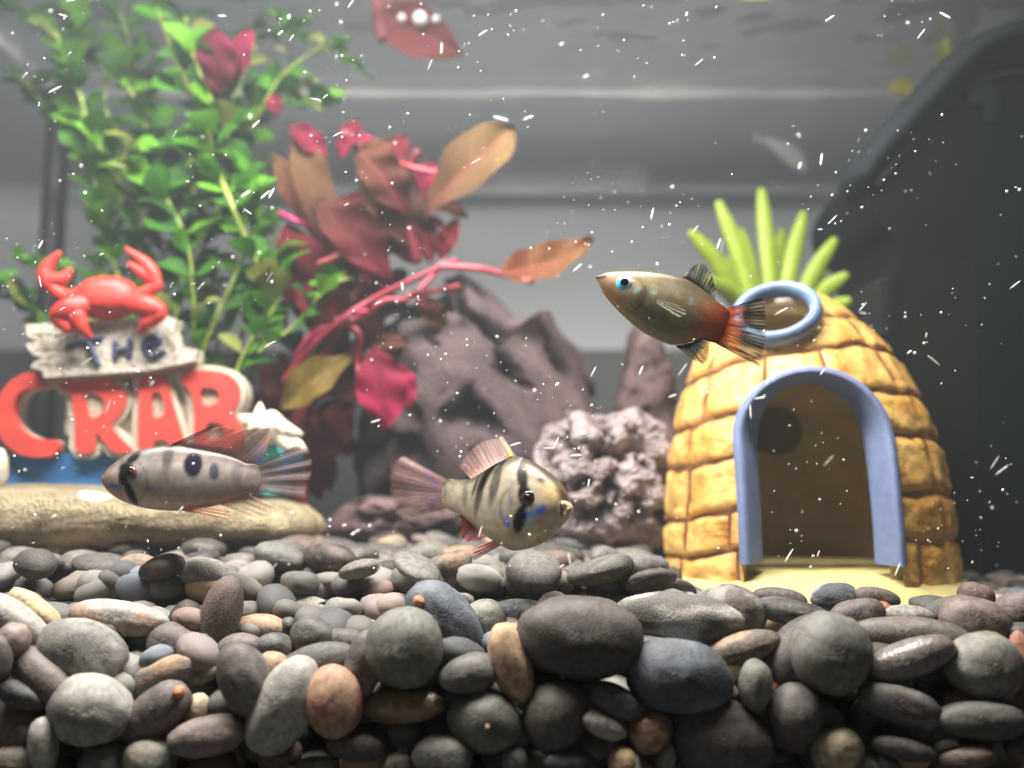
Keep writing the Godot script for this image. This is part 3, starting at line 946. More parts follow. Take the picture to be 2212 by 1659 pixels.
func holed(out: float, nu: int, nv: int) -> ArrayMesh: # the dome's wall with its doorway and window left open
	var st := SurfaceTool.new()
	st.begin(Mesh.PRIMITIVE_TRIANGLES)
	var keep := []
	for j in nv + 1:
		for i in nu + 1:
			var ang := (float(i) / nu - 0.5) * TAU
			var h := float(j) / nv * 0.995
			var p := hut_point(ang, h, out)
			keep.append(not in_door(ang, h, 2.0) and not in_window(p, 78.0))
			st.add_vertex(p)
	for j in nv:
		for i in nu:
			var a := j * (nu + 1) + i
			if not (keep[a] and keep[a + 1] and keep[a + nu + 1] and keep[a + nu + 2]): continue
			for q in [a, a + nu + 1, a + 1, a + 1, a + nu + 1, a + nu + 2]: st.add_index(q)
	st.generate_normals()
	return st.commit()

func spiky_plant() -> void:
	var z := 28.4
	var t := thing("spiky_plant", "lime green plastic plant with blunt finger-like leaves standing behind the hut", "aquarium plant", D(1690, 1180, z))
	var lime := textured(mat(c8(150, 176, 44), 0.5), "plain", 30.0)
	lime.backlight_enabled = true
	lime.backlight = Color(0.25, 0.25, 0.25)
	obj("stem", tube([D(1690, 1180, z), D(1690, 1000, z), D(1684, 860, z - 0.2), D(1680, 750, z - 0.2)], [0.004, 0.0035, 0.0035, 0.004], 12), lime, t)
	for q in [[1495, 505, -0.9, 1600, 650], [1553, 440, -0.2, 1630, 660], [1645, 413, 0.3, 1668, 660], [1736, 463, 0.2, 1690, 680], [1803, 520, -0.4, 1712, 690], [1826, 596, -1.0, 1740, 690], [1832, 650, -1.4, 1760, 720], [1528, 604, -1.5, 1612, 680], [1570, 560, 1.2, 1640, 690], [1780, 580, 1.0, 1720, 720], [1690, 500, 1.6, 1670, 700], [1600, 500, 1.9, 1650, 700]]:
		var a := D(q[3], q[4], z - 0.3)
		var b := D(q[0], q[1], z + q[2])
		var mid := a.lerp(b, 0.5) + Vector3(0, 0.002, 0)
		obj("leaf", tube([D(1680, 760, z - 0.2), a, mid, a.lerp(b, 0.8) + Vector3(0, 0.001, 0), b], [0.0018, 0.0021, 0.0027, 0.0023, 0.0014], 12, 18, 0.55), lime, t)

func rocks_and_filter() -> void:
	var rock := textured(vmat(0.75, 0.35), "speckle", 26.0, "grain", 0.08)
	var purple := c8(150, 122, 126)
	var shade := c8(64, 54, 56)
	var o := obj("lava_rock", boulder(V([800, 1150, 790, 1000, 800, 860, 830, 720, 900, 665, 975, 640, 960, 612, 1005, 600, 1055, 640, 1110, 700, 1160, 705, 1178, 668, 1205, 720, 1245, 760, 1270, 840, 1290, 930, 1300, 1170, 1000, 1180]), 28.6, 2.6, 0.2, 3.0, c8(136, 116, 122), c8(30, 27, 28), 1.1, 1150.0, 0.2, 0.0, 150, 100), rock)
	meta(o, "large dark purplish lava rock with hollows standing behind the middle of the bed", "rock")
	o = obj("lava_rock", boulder(V([1165, 1010, 1180, 930, 1230, 895, 1320, 905, 1370, 890, 1420, 930, 1455, 1010, 1450, 1110, 1420, 1185, 1230, 1185, 1150, 1120]), 25.6, 1.9, 0.2, 9.0, c8(240, 222, 226), c8(104, 90, 96), 0.8, 1900.0, 0.45, 0.0, 130, 90), textured(vmat(0.7, 0.4), "speckle", 30.0, "pits", 0.25))
	meta(o, "pale mauve porous lava rock full of pits, leaning on the left side of the hut", "rock")
	o = obj("lava_rock", boulder(V([1335, 990, 1330, 880, 1350, 780, 1362, 710, 1385, 690, 1420, 720, 1450, 790, 1470, 900, 1480, 1050, 1400, 1090]), 27.4, 1.4, 0.14, 14.0, purple, shade, 0.3, 1500.0, 0.3, 0.0, 90, 70), rock)
	meta(o, "narrow upright mauve rock between the large dark rock and the hut", "rock")
	o = obj("lava_rock", boulder(V([700, 1150, 740, 1090, 800, 1070, 880, 1075, 960, 1060, 1010, 1110, 1000, 1160, 850, 1175]), 26.8, 1.3, 0.2, 21.0, purple, shade, 0.6, 1600.0, 0.3, 0.0, 90, 60), rock)
	meta(o, "low rough rock on the gravel under the red plant", "rock")
	aquarium_filter()

func aquarium_filter() -> void:
	var z := 25.5
	var t := thing("aquarium_filter", "tall black and green filter box with a rounded grey rim at the right end", "filter", D(2130, 1230, z))
	var body := rounded(V([2480, 120, 2212, 122, 2125, 138, 2055, 176, 1985, 244, 1915, 326, 1872, 390, 1878, 450, 1905, 492, 1938, 505, 1944, 560, 1930, 590, 1930, 740, 1945, 770, 1960, 860, 2010, 1000, 2040, 1300, 2480, 1300]), 2)
	var shell := textured(mat(c8(11, 16, 14), 0.65, 0.2), "plain", 10.0)
	obj("body", extrude(body, [], z, 5.0), shell, t)
	var rim := mat(c8(34, 38, 41), 0.8, 0.2)
	var pts := []
	for q in [[2440, 92], [2300, 90], [2212, 96], [2130, 112], [2062, 150], [1992, 222], [1922, 298], [1866, 362], [1850, 392]]: pts.append(D(q[0], q[1], z + 0.5))
	var rad := []
	for k in 9: rad.append(0.0056 - 0.0002 * k)
	obj("rim", tube(pts, rad, 16, 70, 2.6), rim, t)
	pts = []
	for q in [[2440, 152], [2212, 156], [2130, 172], [2070, 204], [2000, 272], [1940, 342], [1896, 398]]: pts.append(D(q[0], q[1], z - 0.05))
	obj("rim_groove", tube(pts, [0.0011, 0.0011, 0.0011, 0.0011, 0.0011, 0.0011, 0.0011], 8, 50), M_get("black"), t)
	for k in 9:
		obj("vent_tooth", slab(D(1912, 606 + k * 14, z + 0.3) - Vector3(0.001, 0.0004, 0.03), D(1938, 606 + k * 14 - 6, z + 0.3) + Vector3(0, 0, 0)), M_get("black"), t)
	obj("inner_panel", extrude(V([1945, 880, 1960, 560, 2108, 560, 2125, 1290, 2045, 1290, 2000, 1010]), [], z - 0.06, 0.2), textured(mat(c8(22, 22, 14), 0.65, 0.2), "plain", 14.0), t)
	obj("side_panel", extrude(V([2112, 250, 2480, 250, 2480, 1290, 2130, 1290, 2112, 560]), [], z - 0.09, 0.2), textured(mat(c8(7, 17, 13), 0.65, 0.2), "plain", 12.0), t)
	obj("clip", extrude(rounded(V([2095, 190, 2140, 178, 2160, 200, 2160, 260, 2130, 262, 2126, 222, 2095, 228]), 1), [], z - 0.2, 0.3), mat(c8(22, 26, 26), 0.7, 0.2), t)
	obj("bulge", lump(D(1908, 438, z + 1.2), Basis(), Vector3(66, 74, 60) * S(z), 2.3), shell, t)
# a leaf from base to tip, wid wide, widest at peak, bowed by bow and folded along its midrib
func blade(base: Vector3, tip: Vector3, wid: float, face: Vector3, peak: float, bow: float, c0: Color, c1: Color, rib: Color, wave := 0.0) -> ArrayMesh:
	var ax := tip - base
	var side := ax.cross(face).normalized()
	var up := side.cross(ax).normalized()
	var k := log(0.5) / log(peak)
	var f := func(u: float, v: float) -> Vector3:
		var w := pow(sin(PI * pow(clampf(v, 0.0, 1.0), k)), 0.8) * wid * 0.5 + wid * 0.03 * (1.0 - v)
		var x := u * 2.0 - 1.0
		return base + ax * v + side * x * w + up * (bow * ax.length() * sin(PI * v) + w * 0.35 * absf(x) + wave * wid * sin(v * 17.0 + x * 2.0) * absf(x))
	var cf := func(u: float, v: float) -> Color:
		var x := absf(u * 2.0 - 1.0)
		var c := c0.lerp(c1, v)
		c = c.lerp(rib, 0.55 * smoothstep(0.22, 0.0, x) * (1.0 - v * 0.6))
		var vein := absf(sin((v * 16.0 - x * 3.0)))
		return c * (0.92 + 0.14 * vein)
	return surf(10, 18, f, false, cf)

func plants() -> void:
	green_plant()
	red_plant()
	floating_bits()

func green_plant() -> void:
	var r := RandomNumberGenerator.new()
	r.seed = 1234
	var t0 := thing("green_stem_plant", "bushy bright green stem plant with small round leaves behind the crab sign", "aquarium plant", D(330, 1080, 26))
	var stem_m := mat(c8(122, 140, 56), 0.5)
	var greens := [leaf_mat(c8(92, 158, 50)), leaf_mat(c8(64, 120, 40)), leaf_mat(c8(116, 178, 56)), leaf_mat(c8(48, 88, 36)), leaf_mat(c8(150, 156, 84))]
	var shapes := []
	for k in 5:
		shapes.append(blade(Vector3.ZERO, Vector3(0, 1, 0), [0.8, 0.88, 0.7, 0.84, 0.62][k], Vector3(0, 0, 1), [0.55, 0.6, 0.5, 0.64, 0.48][k], [0.05, -0.08, 0.12, 0.0, 0.18][k], Color(1, 1, 1), Color(1, 1, 1), Color(1, 1, 1)))
	var stems := [
		[26.0, 0.0013, 330, 1080, 350, 820, 400, 620, 470, 450, 450, 280, 395, 160, 330, -10],
		[26.6, 0.0013, 300, 1080, 280, 780, 250, 570, 205, 390, 175, 210, 120, 70],
		[25.4, 0.0013, 380, 1080, 430, 780, 520, 570, 555, 430, 500, 300, 440, 180, 400, 40],
		[25.0, 0.0011, 420, 1060, 520, 780, 598, 650, 585, 560],
		[27.5, 0.0011, 260, 1050, 150, 740, 60, 665, -30, 620],
		[25.2, 0.0010, 420, 720, 405, 530, 335, 400, 240, 352],
		[27.0, 0.0008, 520, 330, 590, 190, 650, 130, 720, 95, 765, 150],
		[25.8, 0.0010, 470, 300, 350, 320, 250, 345, 195, 290],
		[27.2, 0.0012, 350, 900, 300, 520, 330, 360, 290, 210, 205, 120, 40, 30],
		[27.4, 0.0012, 480, 900, 560, 520, 500, 360, 540, 250, 620, 200, 700, 240],
		[26.9, 0.0009, 250, 720, 130, 600, 70, 575],
		[24.8, 0.0016, 582, 640, 503, 447, 468, 359, 445, 274],
		[26.3, 0.0011, 640, 780, 600, 700, 500, 640, 440, 640],
		[28.2, 0.0012, 420, 1060, 330, 640, 420, 420, 330, 240, 260, 30],
		[28.4, 0.0012, 240, 1060, 210, 640, 260, 400, 130, 260, 60, 190],
		[24.6, 0.0009, 560, 760, 640, 700, 690, 640, 735, 605],
		[27.8, 0.0010, 200, 300, 140, 140, 180, 20, 230, -40],
		[27.6, 0.0010, 450, 250, 560, 90, 640, 80]]
	var counts := [0, 0, 0]
	var bushes := [t0, thing("green_stem_plant", "darker rear bunch of green stem plant by the black corner seam, reaching the surface", "aquarium plant", D(240, 1080, 28)),
		thing("green_stem_plant", "nearest thin sprays of green stem plant, drooping in front of the red leaves", "aquarium plant", D(400, 1080, 25))]
	stems += [[27.0, 0.001, 420, 1000, 470, 700, 380, 480, 420, 330, 520, 190], [27.3, 0.001, 330, 1000, 270, 660, 350, 440, 230, 240, 250, 120], [28.0, 0.001, 520, 900, 600, 560, 540, 420, 590, 330]]
	for s in stems:
		var pts := []
		var rad := []
		for i in range(2, s.size(), 2):
			pts.append(D(s[i], s[i + 1], s[0] + 0.35 * sin(i * 1.7 + s[2])))
			rad.append(s[1] * 0.62 * (1.0 - 0.35 * float(i) / s.size()))
		var part := 2 if s[0] < 25.45 else (0 if s[0] < 26.95 else 1)
		var t: Node3D = bushes[part]
		var leaves: int = counts[part]
		obj("stem", tube(pts, rad, 8, pts.size() * 6), stem_m, t)
		var length := 0.0
		for i in pts.size() - 1: length += (pts[i + 1] - pts[i]).length()
		var n := int(length / 0.0050)
		for k in n:
			var u := (k + 0.6) / n
			var p: Vector3 = catmull(pts, u)
			if p.y < 0.085 or (p.y < 0.1 and s[0] > 26.5): continue
			var along: Vector3 = (catmull(pts, minf(1.0, u + 0.03)) - p).normalized()
			var a0 := r.randf() * TAU
			for q in 2:
				if leaves >= 298 or r.randf() < 0.08: continue
				leaves += 1
				counts[part] = leaves
				var out := Vector3(cos(a0 + q * PI), r.randf_range(0.0, 0.5), sin(a0 + q * PI) * 0.8).normalized()
				out = (out + along * 0.35).normalized()
				var face := (Vector3(r.randf_range(-0.5, 0.5), r.randf_range(0.35, 1.1), r.randf_range(0.2, 0.9))).normalized()
				var sx := out.cross(face).normalized()
				face = sx.cross(out).normalized()
				var len := r.randf_range(0.0076, 0.0120) * (0.8 if s[1] < 0.001 else 1.0)
				var pick := r.randi() % 10
				var m: Material = greens[[0, 0, 0, 1, 1, 1, 2, 2, 3, 4][pick]]
				obj("leaf", shapes[r.randi() % 5], m, t, Transform3D(Basis(sx * len, out * len, face * len), p + out * 0.0008))

func red_plant() -> void:
	var t := thing("red_stem_plant", "red and bronze broad-leaved stem plant with pink stalks in the middle", "aquarium plant", D(660, 1110, 26.4))
	var m := vmat(0.65, 0.22)
	m.albedo_texture = tex("leaf")
	m.uv1_triplanar = true
	m.uv1_scale = Vector3.ONE * 60.0
	m.backlight_enabled = true
	m.backlight = Color(0.4, 0.4, 0.4)
	var olive := c8(190, 152, 104)
	var bronze := c8(140, 88, 66)
	var maroon := c8(104, 40, 50)
	var crimson := c8(150, 44, 62)
	var magenta := c8(196, 40, 98)
	var pink := c8(228, 92, 112)
	var moss := c8(150, 126, 60)
	# base, tip, width, depth of both, where widest, bow, colours
	var list := [
		[862, 520, 1112, 276, 150, 25.6, 25.0, 0.72, 0.05, maroon, olive, pink],
		[880, 470, 772, 322, 118, 25.2, 24.6, 0.55, 0.1, maroon, bronze, pink],
		[905, 560, 790, 350, 150, 25.9, 25.2, 0.6, 0.12, maroon, c8(128, 98, 70), crimson],
		[845, 610, 680, 430, 130, 25.6, 25.0, 0.55, 0.1, crimson, c8(116, 66, 56), maroon],
		[735, 590, 640, 285, 100, 25.4, 25.8, 0.6, 0.06, maroon, c8(150, 112, 70), bronze],
		[715, 560, 592, 330, 80, 26.0, 25.8, 0.6, 0.06, crimson, c8(140, 100, 66), bronze],
		[705, 345, 622, 268, 64, 25.7, 25.6, 0.5, 0.1, magenta, c8(120, 34, 52), pink],
		[735, 345, 775, 258, 56, 25.9, 25.9, 0.55, 0.1, magenta, c8(136, 40, 62), pink],
		[770, 380, 852, 300, 70, 26.0, 25.6, 0.5, 0.1, c8(170, 110, 76), bronze, pink],
		[1080, 590, 1284, 516, 104, 25.0, 24.8, 0.42, -0.14, c8(172, 96, 72), c8(196, 138, 88), c8(236, 120, 100)],
		[720, 760, 620, 480, 150, 26.2, 25.6, 0.55, 0.05, maroon, crimson, maroon],
		[820, 760, 690, 520, 130, 26.4, 25.8, 0.5, 0.1, maroon, c8(116, 48, 50), crimson],
		[760, 770, 606, 885, 104, 25.2, 25.0, 0.55, 0.1, moss, c8(168, 136, 62), c8(180, 160, 90)],
		[808, 748, 838, 925, 128, 25.2, 25.0, 0.55, 0.08, crimson, magenta, maroon],
		[840, 790, 890, 880, 80, 25.6, 25.2, 0.5, 0.08, magenta, magenta, pink],
		[930, 570, 905, 440, 60, 25.8, 25.6, 0.5, 0.06, crimson, maroon, pink],
		[950, 560, 990, 470, 52, 25.8, 25.4, 0.5, 0.06, crimson, crimson, pink],
		[900, 640, 965, 720, 62, 26.0, 26.2, 0.5, 0.1, crimson, c8(110, 96, 60), maroon],
		[690, 1080, 660, 890, 84, 26.4, 26.2, 0.5, 0.05, maroon, c8(116, 36, 48), maroon],
		[700, 1000, 760, 850, 90, 26.6, 26.4, 0.5, 0.05, maroon, c8(124, 34, 56), maroon],
		[640, 1000, 610, 840, 90, 26.8, 26.6, 0.55, 0.05, maroon, c8(110, 60, 44), maroon],
		[660, 900, 560, 790, 84, 26.2, 25.8, 0.55, 0.05, maroon, c8(130, 60, 50), maroon],
		[720, 700, 640, 620, 90, 25.4, 25.2, 0.5, 0.1, crimson, c8(150, 40, 60), maroon],
		[820, 560, 870, 420, 90, 26.4, 26.2, 0.55, 0.1, maroon, c8(96, 52, 44), maroon],
		[480, 225, 468, 60, 100, 25.4, 24.6, 0.6, 0.1, maroon, c8(150, 34, 84), maroon],
		[500, 210, 545, 60, 70, 25.5, 24.8, 0.6, 0.1, maroon, c8(190, 44, 96), crimson],
		[600, 250, 585, 205, 40, 26.2, 26.2, 0.5, 0.1, crimson, magenta, crimson]]
	var r := RandomNumberGenerator.new()
	r.seed = 51
	for k in 64:
		var u := r.randf()
		var cx := lerpf(650, 860, u) + r.randf_range(-40, 40)
		var cy := lerpf(1000, 400, u) + r.randf_range(-50, 50)
		var an := r.randf_range(-PI, PI)
		var len := r.randf_range(70, 150)
		var zz := r.randf_range(26.2, 27.6)
		list.append([cx, cy, cx + cos(an) * len, cy + sin(an) * len * 0.8 - 30.0, r.randf_range(45, 90), zz, zz + r.randf_range(-0.8, 0.8), r.randf_range(0.48, 0.62), 0.1, maroon, [maroon, crimson, bronze, magenta, c8(84, 40, 44)][k % 5], maroon])
	for q in list:
		var a := D(q[0], q[1], q[5])
		var b := D(q[2], q[3], q[6])
		obj("leaf", blade(a, b, q[4] * 0.84 * S(q[5]), Vector3(0.1, 0.35, 1), q[7], q[8], q[9] * 0.46, q[10] * (0.72 if q[10] == magenta or q[10] == crimson else 0.46), q[11] * 0.45, 0.08), m, t)
	var stalk := [
		[[650, 1120, 640, 930, 690, 780, 770, 640, 840, 480, 800, 350, 745, 290], 26.0, 0.0026, c8(132, 40, 58)],
		[[615, 820, 700, 720, 800, 650, 900, 600, 985, 562], 25.2, 0.0011, c8(176, 52, 78)],
		[[640, 790, 690, 700, 770, 690, 830, 650, 890, 640, 960, 565], 25.5, 0.0012, c8(196, 70, 96)],
		[[950, 575, 1030, 580, 1085, 592, 1150, 610], 25.1, 0.0011, c8(222, 96, 110)],
		[[692, 570, 740, 548, 790, 520, 838, 488], 25.3, 0.0010, c8(230, 108, 116)],
		[[802, 352, 850, 352, 890, 362, 960, 376], 25.4, 0.0010, c8(226, 100, 110)],
		[[606, 462, 640, 478, 690, 500, 770, 570, 800, 610], 25.6, 0.0010, c8(226, 62, 140)],
		[[640, 770, 675, 722, 730, 690, 790, 672], 25.3, 0.0010, c8(232, 70, 124)],
		[[880, 640, 940, 628, 990, 618], 25.6, 0.0011, c8(190, 80, 90)],
		[[740, 700, 775, 720, 772, 780, 776, 830], 25.6, 0.0010, c8(160, 50, 60)],
		[[480, 420, 490, 300, 482, 220], 25.8, 0.0014, c8(120, 60, 60)],
		[[900, 560, 880, 480, 870, 400, 900, 330], 25.7, 0.0018, c8(130, 40, 54)]]
	for q in stalk:
		var p := []
		var rad := []
		for i in range(0, q[0].size(), 2):
			p.append(D(q[0][i], q[0][i + 1], q[1] + 0.2 * sin(i * 2.0)))
			rad.append(q[2] * (1.0 - 0.4 * float(i) / q[0].size()))
		obj("stalk", tube(p, rad, 10, p.size() * 6), mat(q[3] * 0.62, 0.4), t)

func floating_bits() -> void:
	var m := vmat(0.65, 0.22)
	m.backlight_enabled = true
	m.backlight = Color(0.5, 0.5, 0.5)
	var red := c8(110, 52, 50)
	var t := thing("floating_leaf", "broken reddish leaf floating under the water surface at the top", "leaf", D(900, 60, 28.4))
	obj("blade", blade(D(808, 20, 28.2), D(1000, 118, 28.0), 110 * S(28), Vector3(0.1, -0.5, 1), 0.5, 0.08, red, c8(100, 46, 46), c8(128, 80, 70), 0.04), m, t)
	obj("stalk", tube([D(815, -20, 28.6), D(822, 40, 28.4), D(826, 82, 28.2)], [0.0022, 0.003, 0.0024], 8), mat(c8(112, 52, 58), 0.5), t)
	for q in [[908, 40, 17, "largest bright bubble clinging under the floating red leaf"], [868, 38, 9, "small bubble left of the largest one under the floating leaf"], [942, 40, 10, "small bubble right of the largest one under the floating leaf"]]:
		var b := obj("bubble", lump(D(q[0], q[1], 27.5), Basis(), Vector3.ONE * q[2] * S(27.5)), mat(c8(225, 228, 235), 0.12), self)
		meta(b, q[3], "bubble", "bubbles under the floating leaf")
	var lime := c8(196, 190, 70)
	t = thing("plant_scrap", "yellow scrap of leaf floating where the water line meets the filter", "leaf", D(1945, 196, 32.5))
	obj("blade", join([blade(D(1915, 190, 32.5), D(1982, 190, 32.5), 30 * S(32), Vector3(0, 0.2, 1), 0.5, 0.1, lime, lime, lime), blade(D(1915, 185, 32.4), D(1960, 212, 32.4), 26 * S(32), Vector3(0, 0.2, 1), 0.5, 0.1, lime, lime, lime)]), m, t)
	t = thing("plant_scrap", "yellow-green forked sprig floating behind the grey filter rim", "leaf", D(2035, 120, 30.5))
	for q in [[2012, 100], [2075, 108], [2018, 148], [2040, 80]]: obj("blade", blade(D(2036, 124, 30.5), D(q[0], q[1], 30.4), 20 * S(30), Vector3(0, 0.2, 1), 0.4, 0.1, c8(160, 176, 70), lime, lime), m, t)
	t = thing("plant_scrap", "lime green leaf tip floating at the top edge right of the middle", "leaf", D(1630, 0, 27))
	obj("blade", blade(D(1590, -6, 27.0), D(1668, -4, 27.0), 34 * S(27), Vector3(0, 0.2, 1), 0.5, 0.1, c8(190, 210, 60), c8(190, 210, 60), lime), m, t)
# fish: stations from snout to tail, each [top x, top y, belly x, belly y, half thickness, how much nearer in cm], in units of a close look at the photo
func body(st: Array, ox: float, oy: float, f: float, z: float, color: Callable, nu := 56, nv := 110) -> ArrayMesh:
	var tops := []
	var bots := []
	var wid := []
	var mid := []
	for s in st:
		tops.append(D(ox + s[0] * f, oy + s[1] * f, z - s[5]))
		bots.append(D(ox + s[2] * f, oy + s[3] * f, z - s[5]))
		wid.append(s[4] * f * S(z))
		mid.append((tops[-1] + bots[-1]) * 0.5)
	var px := []
	var py := []
	for s in st:
		px.append(Vector2(s[0], s[1]))
		py.append(Vector2(s[2], s[3]))
	var fn := func(u: float, v: float) -> Vector3:
		var a: Vector3 = catmull(tops, v)
		var b: Vector3 = catmull(bots, v)
		var c := (a + b) * 0.5
		var h := (a - b) * 0.5
		var tan: Vector3 = catmull(mid, minf(v + 0.04, 1.0)) - catmull(mid, maxf(v - 0.04, 0.0))
		var side := tan.cross(h).normalized()
		var w: float = catmull(wid, v)
		var an := u * TAU
		return c + h * cos(an) + side * w * sin(an) * (0.9 + 0.1 * absf(sin(an)))
	var cf := func(u: float, v: float) -> Color:
		var k := (cos(u * TAU) + 1.0) * 0.5
		var a: Vector2 = catmull(px, v)
		var b: Vector2 = catmull(py, v)
		var c: Color = color.call(b.lerp(a, k), 1.0 - k, v)
		var al := c.a
		c *= lerpf(0.42, 1.08, smoothstep(0.0, 0.3, 1.0 - k)) # darker along the back; pigment deepened to offset the hard light from above
		var sc := 0.9 + 0.16 * pow(absf(sin(v * 150.0 + (PI / 2 if int(k * 34.0) % 2 else 0.0))), 0.6) * sin(fmod(k * 34.0, 1.0) * PI) # scales
		c *= sc
		var lu := c.get_luminance()
		c = c.lerp(Color(lu, lu, lu), 0.16)
		c.a = al
		return c
	return surf(nu, nv, fn, true, cf)

# a fin: rays from a base line to an edge line (both lists of x, y), a thin rippled web
func fin(base: Array, edge: Array, ox: float, oy: float, f: float, z: float, zb: float, ze: float, color: Callable, nu := 60, nv := 14) -> ArrayMesh:
	var B := []
	var E := []
	for i in range(0, base.size(), 2): B.append(Vector2(base[i], base[i + 1]))
	for i in range(0, edge.size(), 2): E.append(Vector2(edge[i], edge[i + 1]))
	var fn := func(u: float, v: float) -> Vector3:
		var p: Vector2 = (catmull(B, u) as Vector2).lerp(catmull(E, u), v)
		return D(ox + p.x * f, oy + p.y * f, z - lerpf(zb, ze, v) + 0.012 * v * sin(u * 26.0))
	return surf(nu, nv, fn, false, func(u: float, v: float) -> Color: return color.call(u, v))

func silver(rough: float) -> StandardMaterial3D:
	var m := vmat(rough, 0.3)
	m.metallic = 0.3
	return m

func rim_of(p: Vector2, c: Vector2, r: float, wide: float) -> float: # the rear edge of a gill cover
	var d := p - c
	return smoothstep(wide, 0.0, absf(d.length() - r)) * smoothstep(0.2, 0.7, absf(d.normalized().x))

func spot(p: Vector2, c: Vector2, rx: float, ry: float, soft := 0.35, rot := 0.0) -> float:
	var d := (p - c).rotated(-rot)
	return smoothstep(1.0 + soft, 1.0 - soft, Vector2(d.x / rx, d.y / ry).length())

func eye(t: Node3D, at: Vector3, facing: Vector3, r: float, iris: Callable) -> void:
	var z := facing.normalized()
	var x := Vector3.UP.cross(z).normalized()
	var b := Basis(x, z.cross(x), z)
	var cf := func(u: float, v: float) -> Color: return iris.call(u, v)
	var w := vmat(0.12, 0.6)
	var e := obj("eye", lump(at, b, Vector3(r, r, r * 0.5), 2.0, 0.0, 0.0, 0.0, 28, cf), w, t)
	var pu := obj("pupil", lump(at + z * r * 0.4, b, Vector3(r * 0.5, r * 0.5, r * 0.2)), mat(Color(0.004, 0.004, 0.005), 0.08, 0.6), e)
	pu.position = -e.position - t.position

func fishes() -> void:
	platy()
	striped_fish()
	facing_fish()
	pale_fish_shape()

func ragged(u: float, v: float) -> float: # the web thins and frays towards its edge
	var n := nz.get_noise_2d(u * 900.0, v * 60.0)
	return lerpf(1.3, clampf(0.9 + 0.4 * n, 0.5, 1.1), smoothstep(0.05, 0.3, v)) * smoothstep(1.04, 0.92 + 0.1 * nz.get_noise_2d(u * 1300.0, 5.0), v)

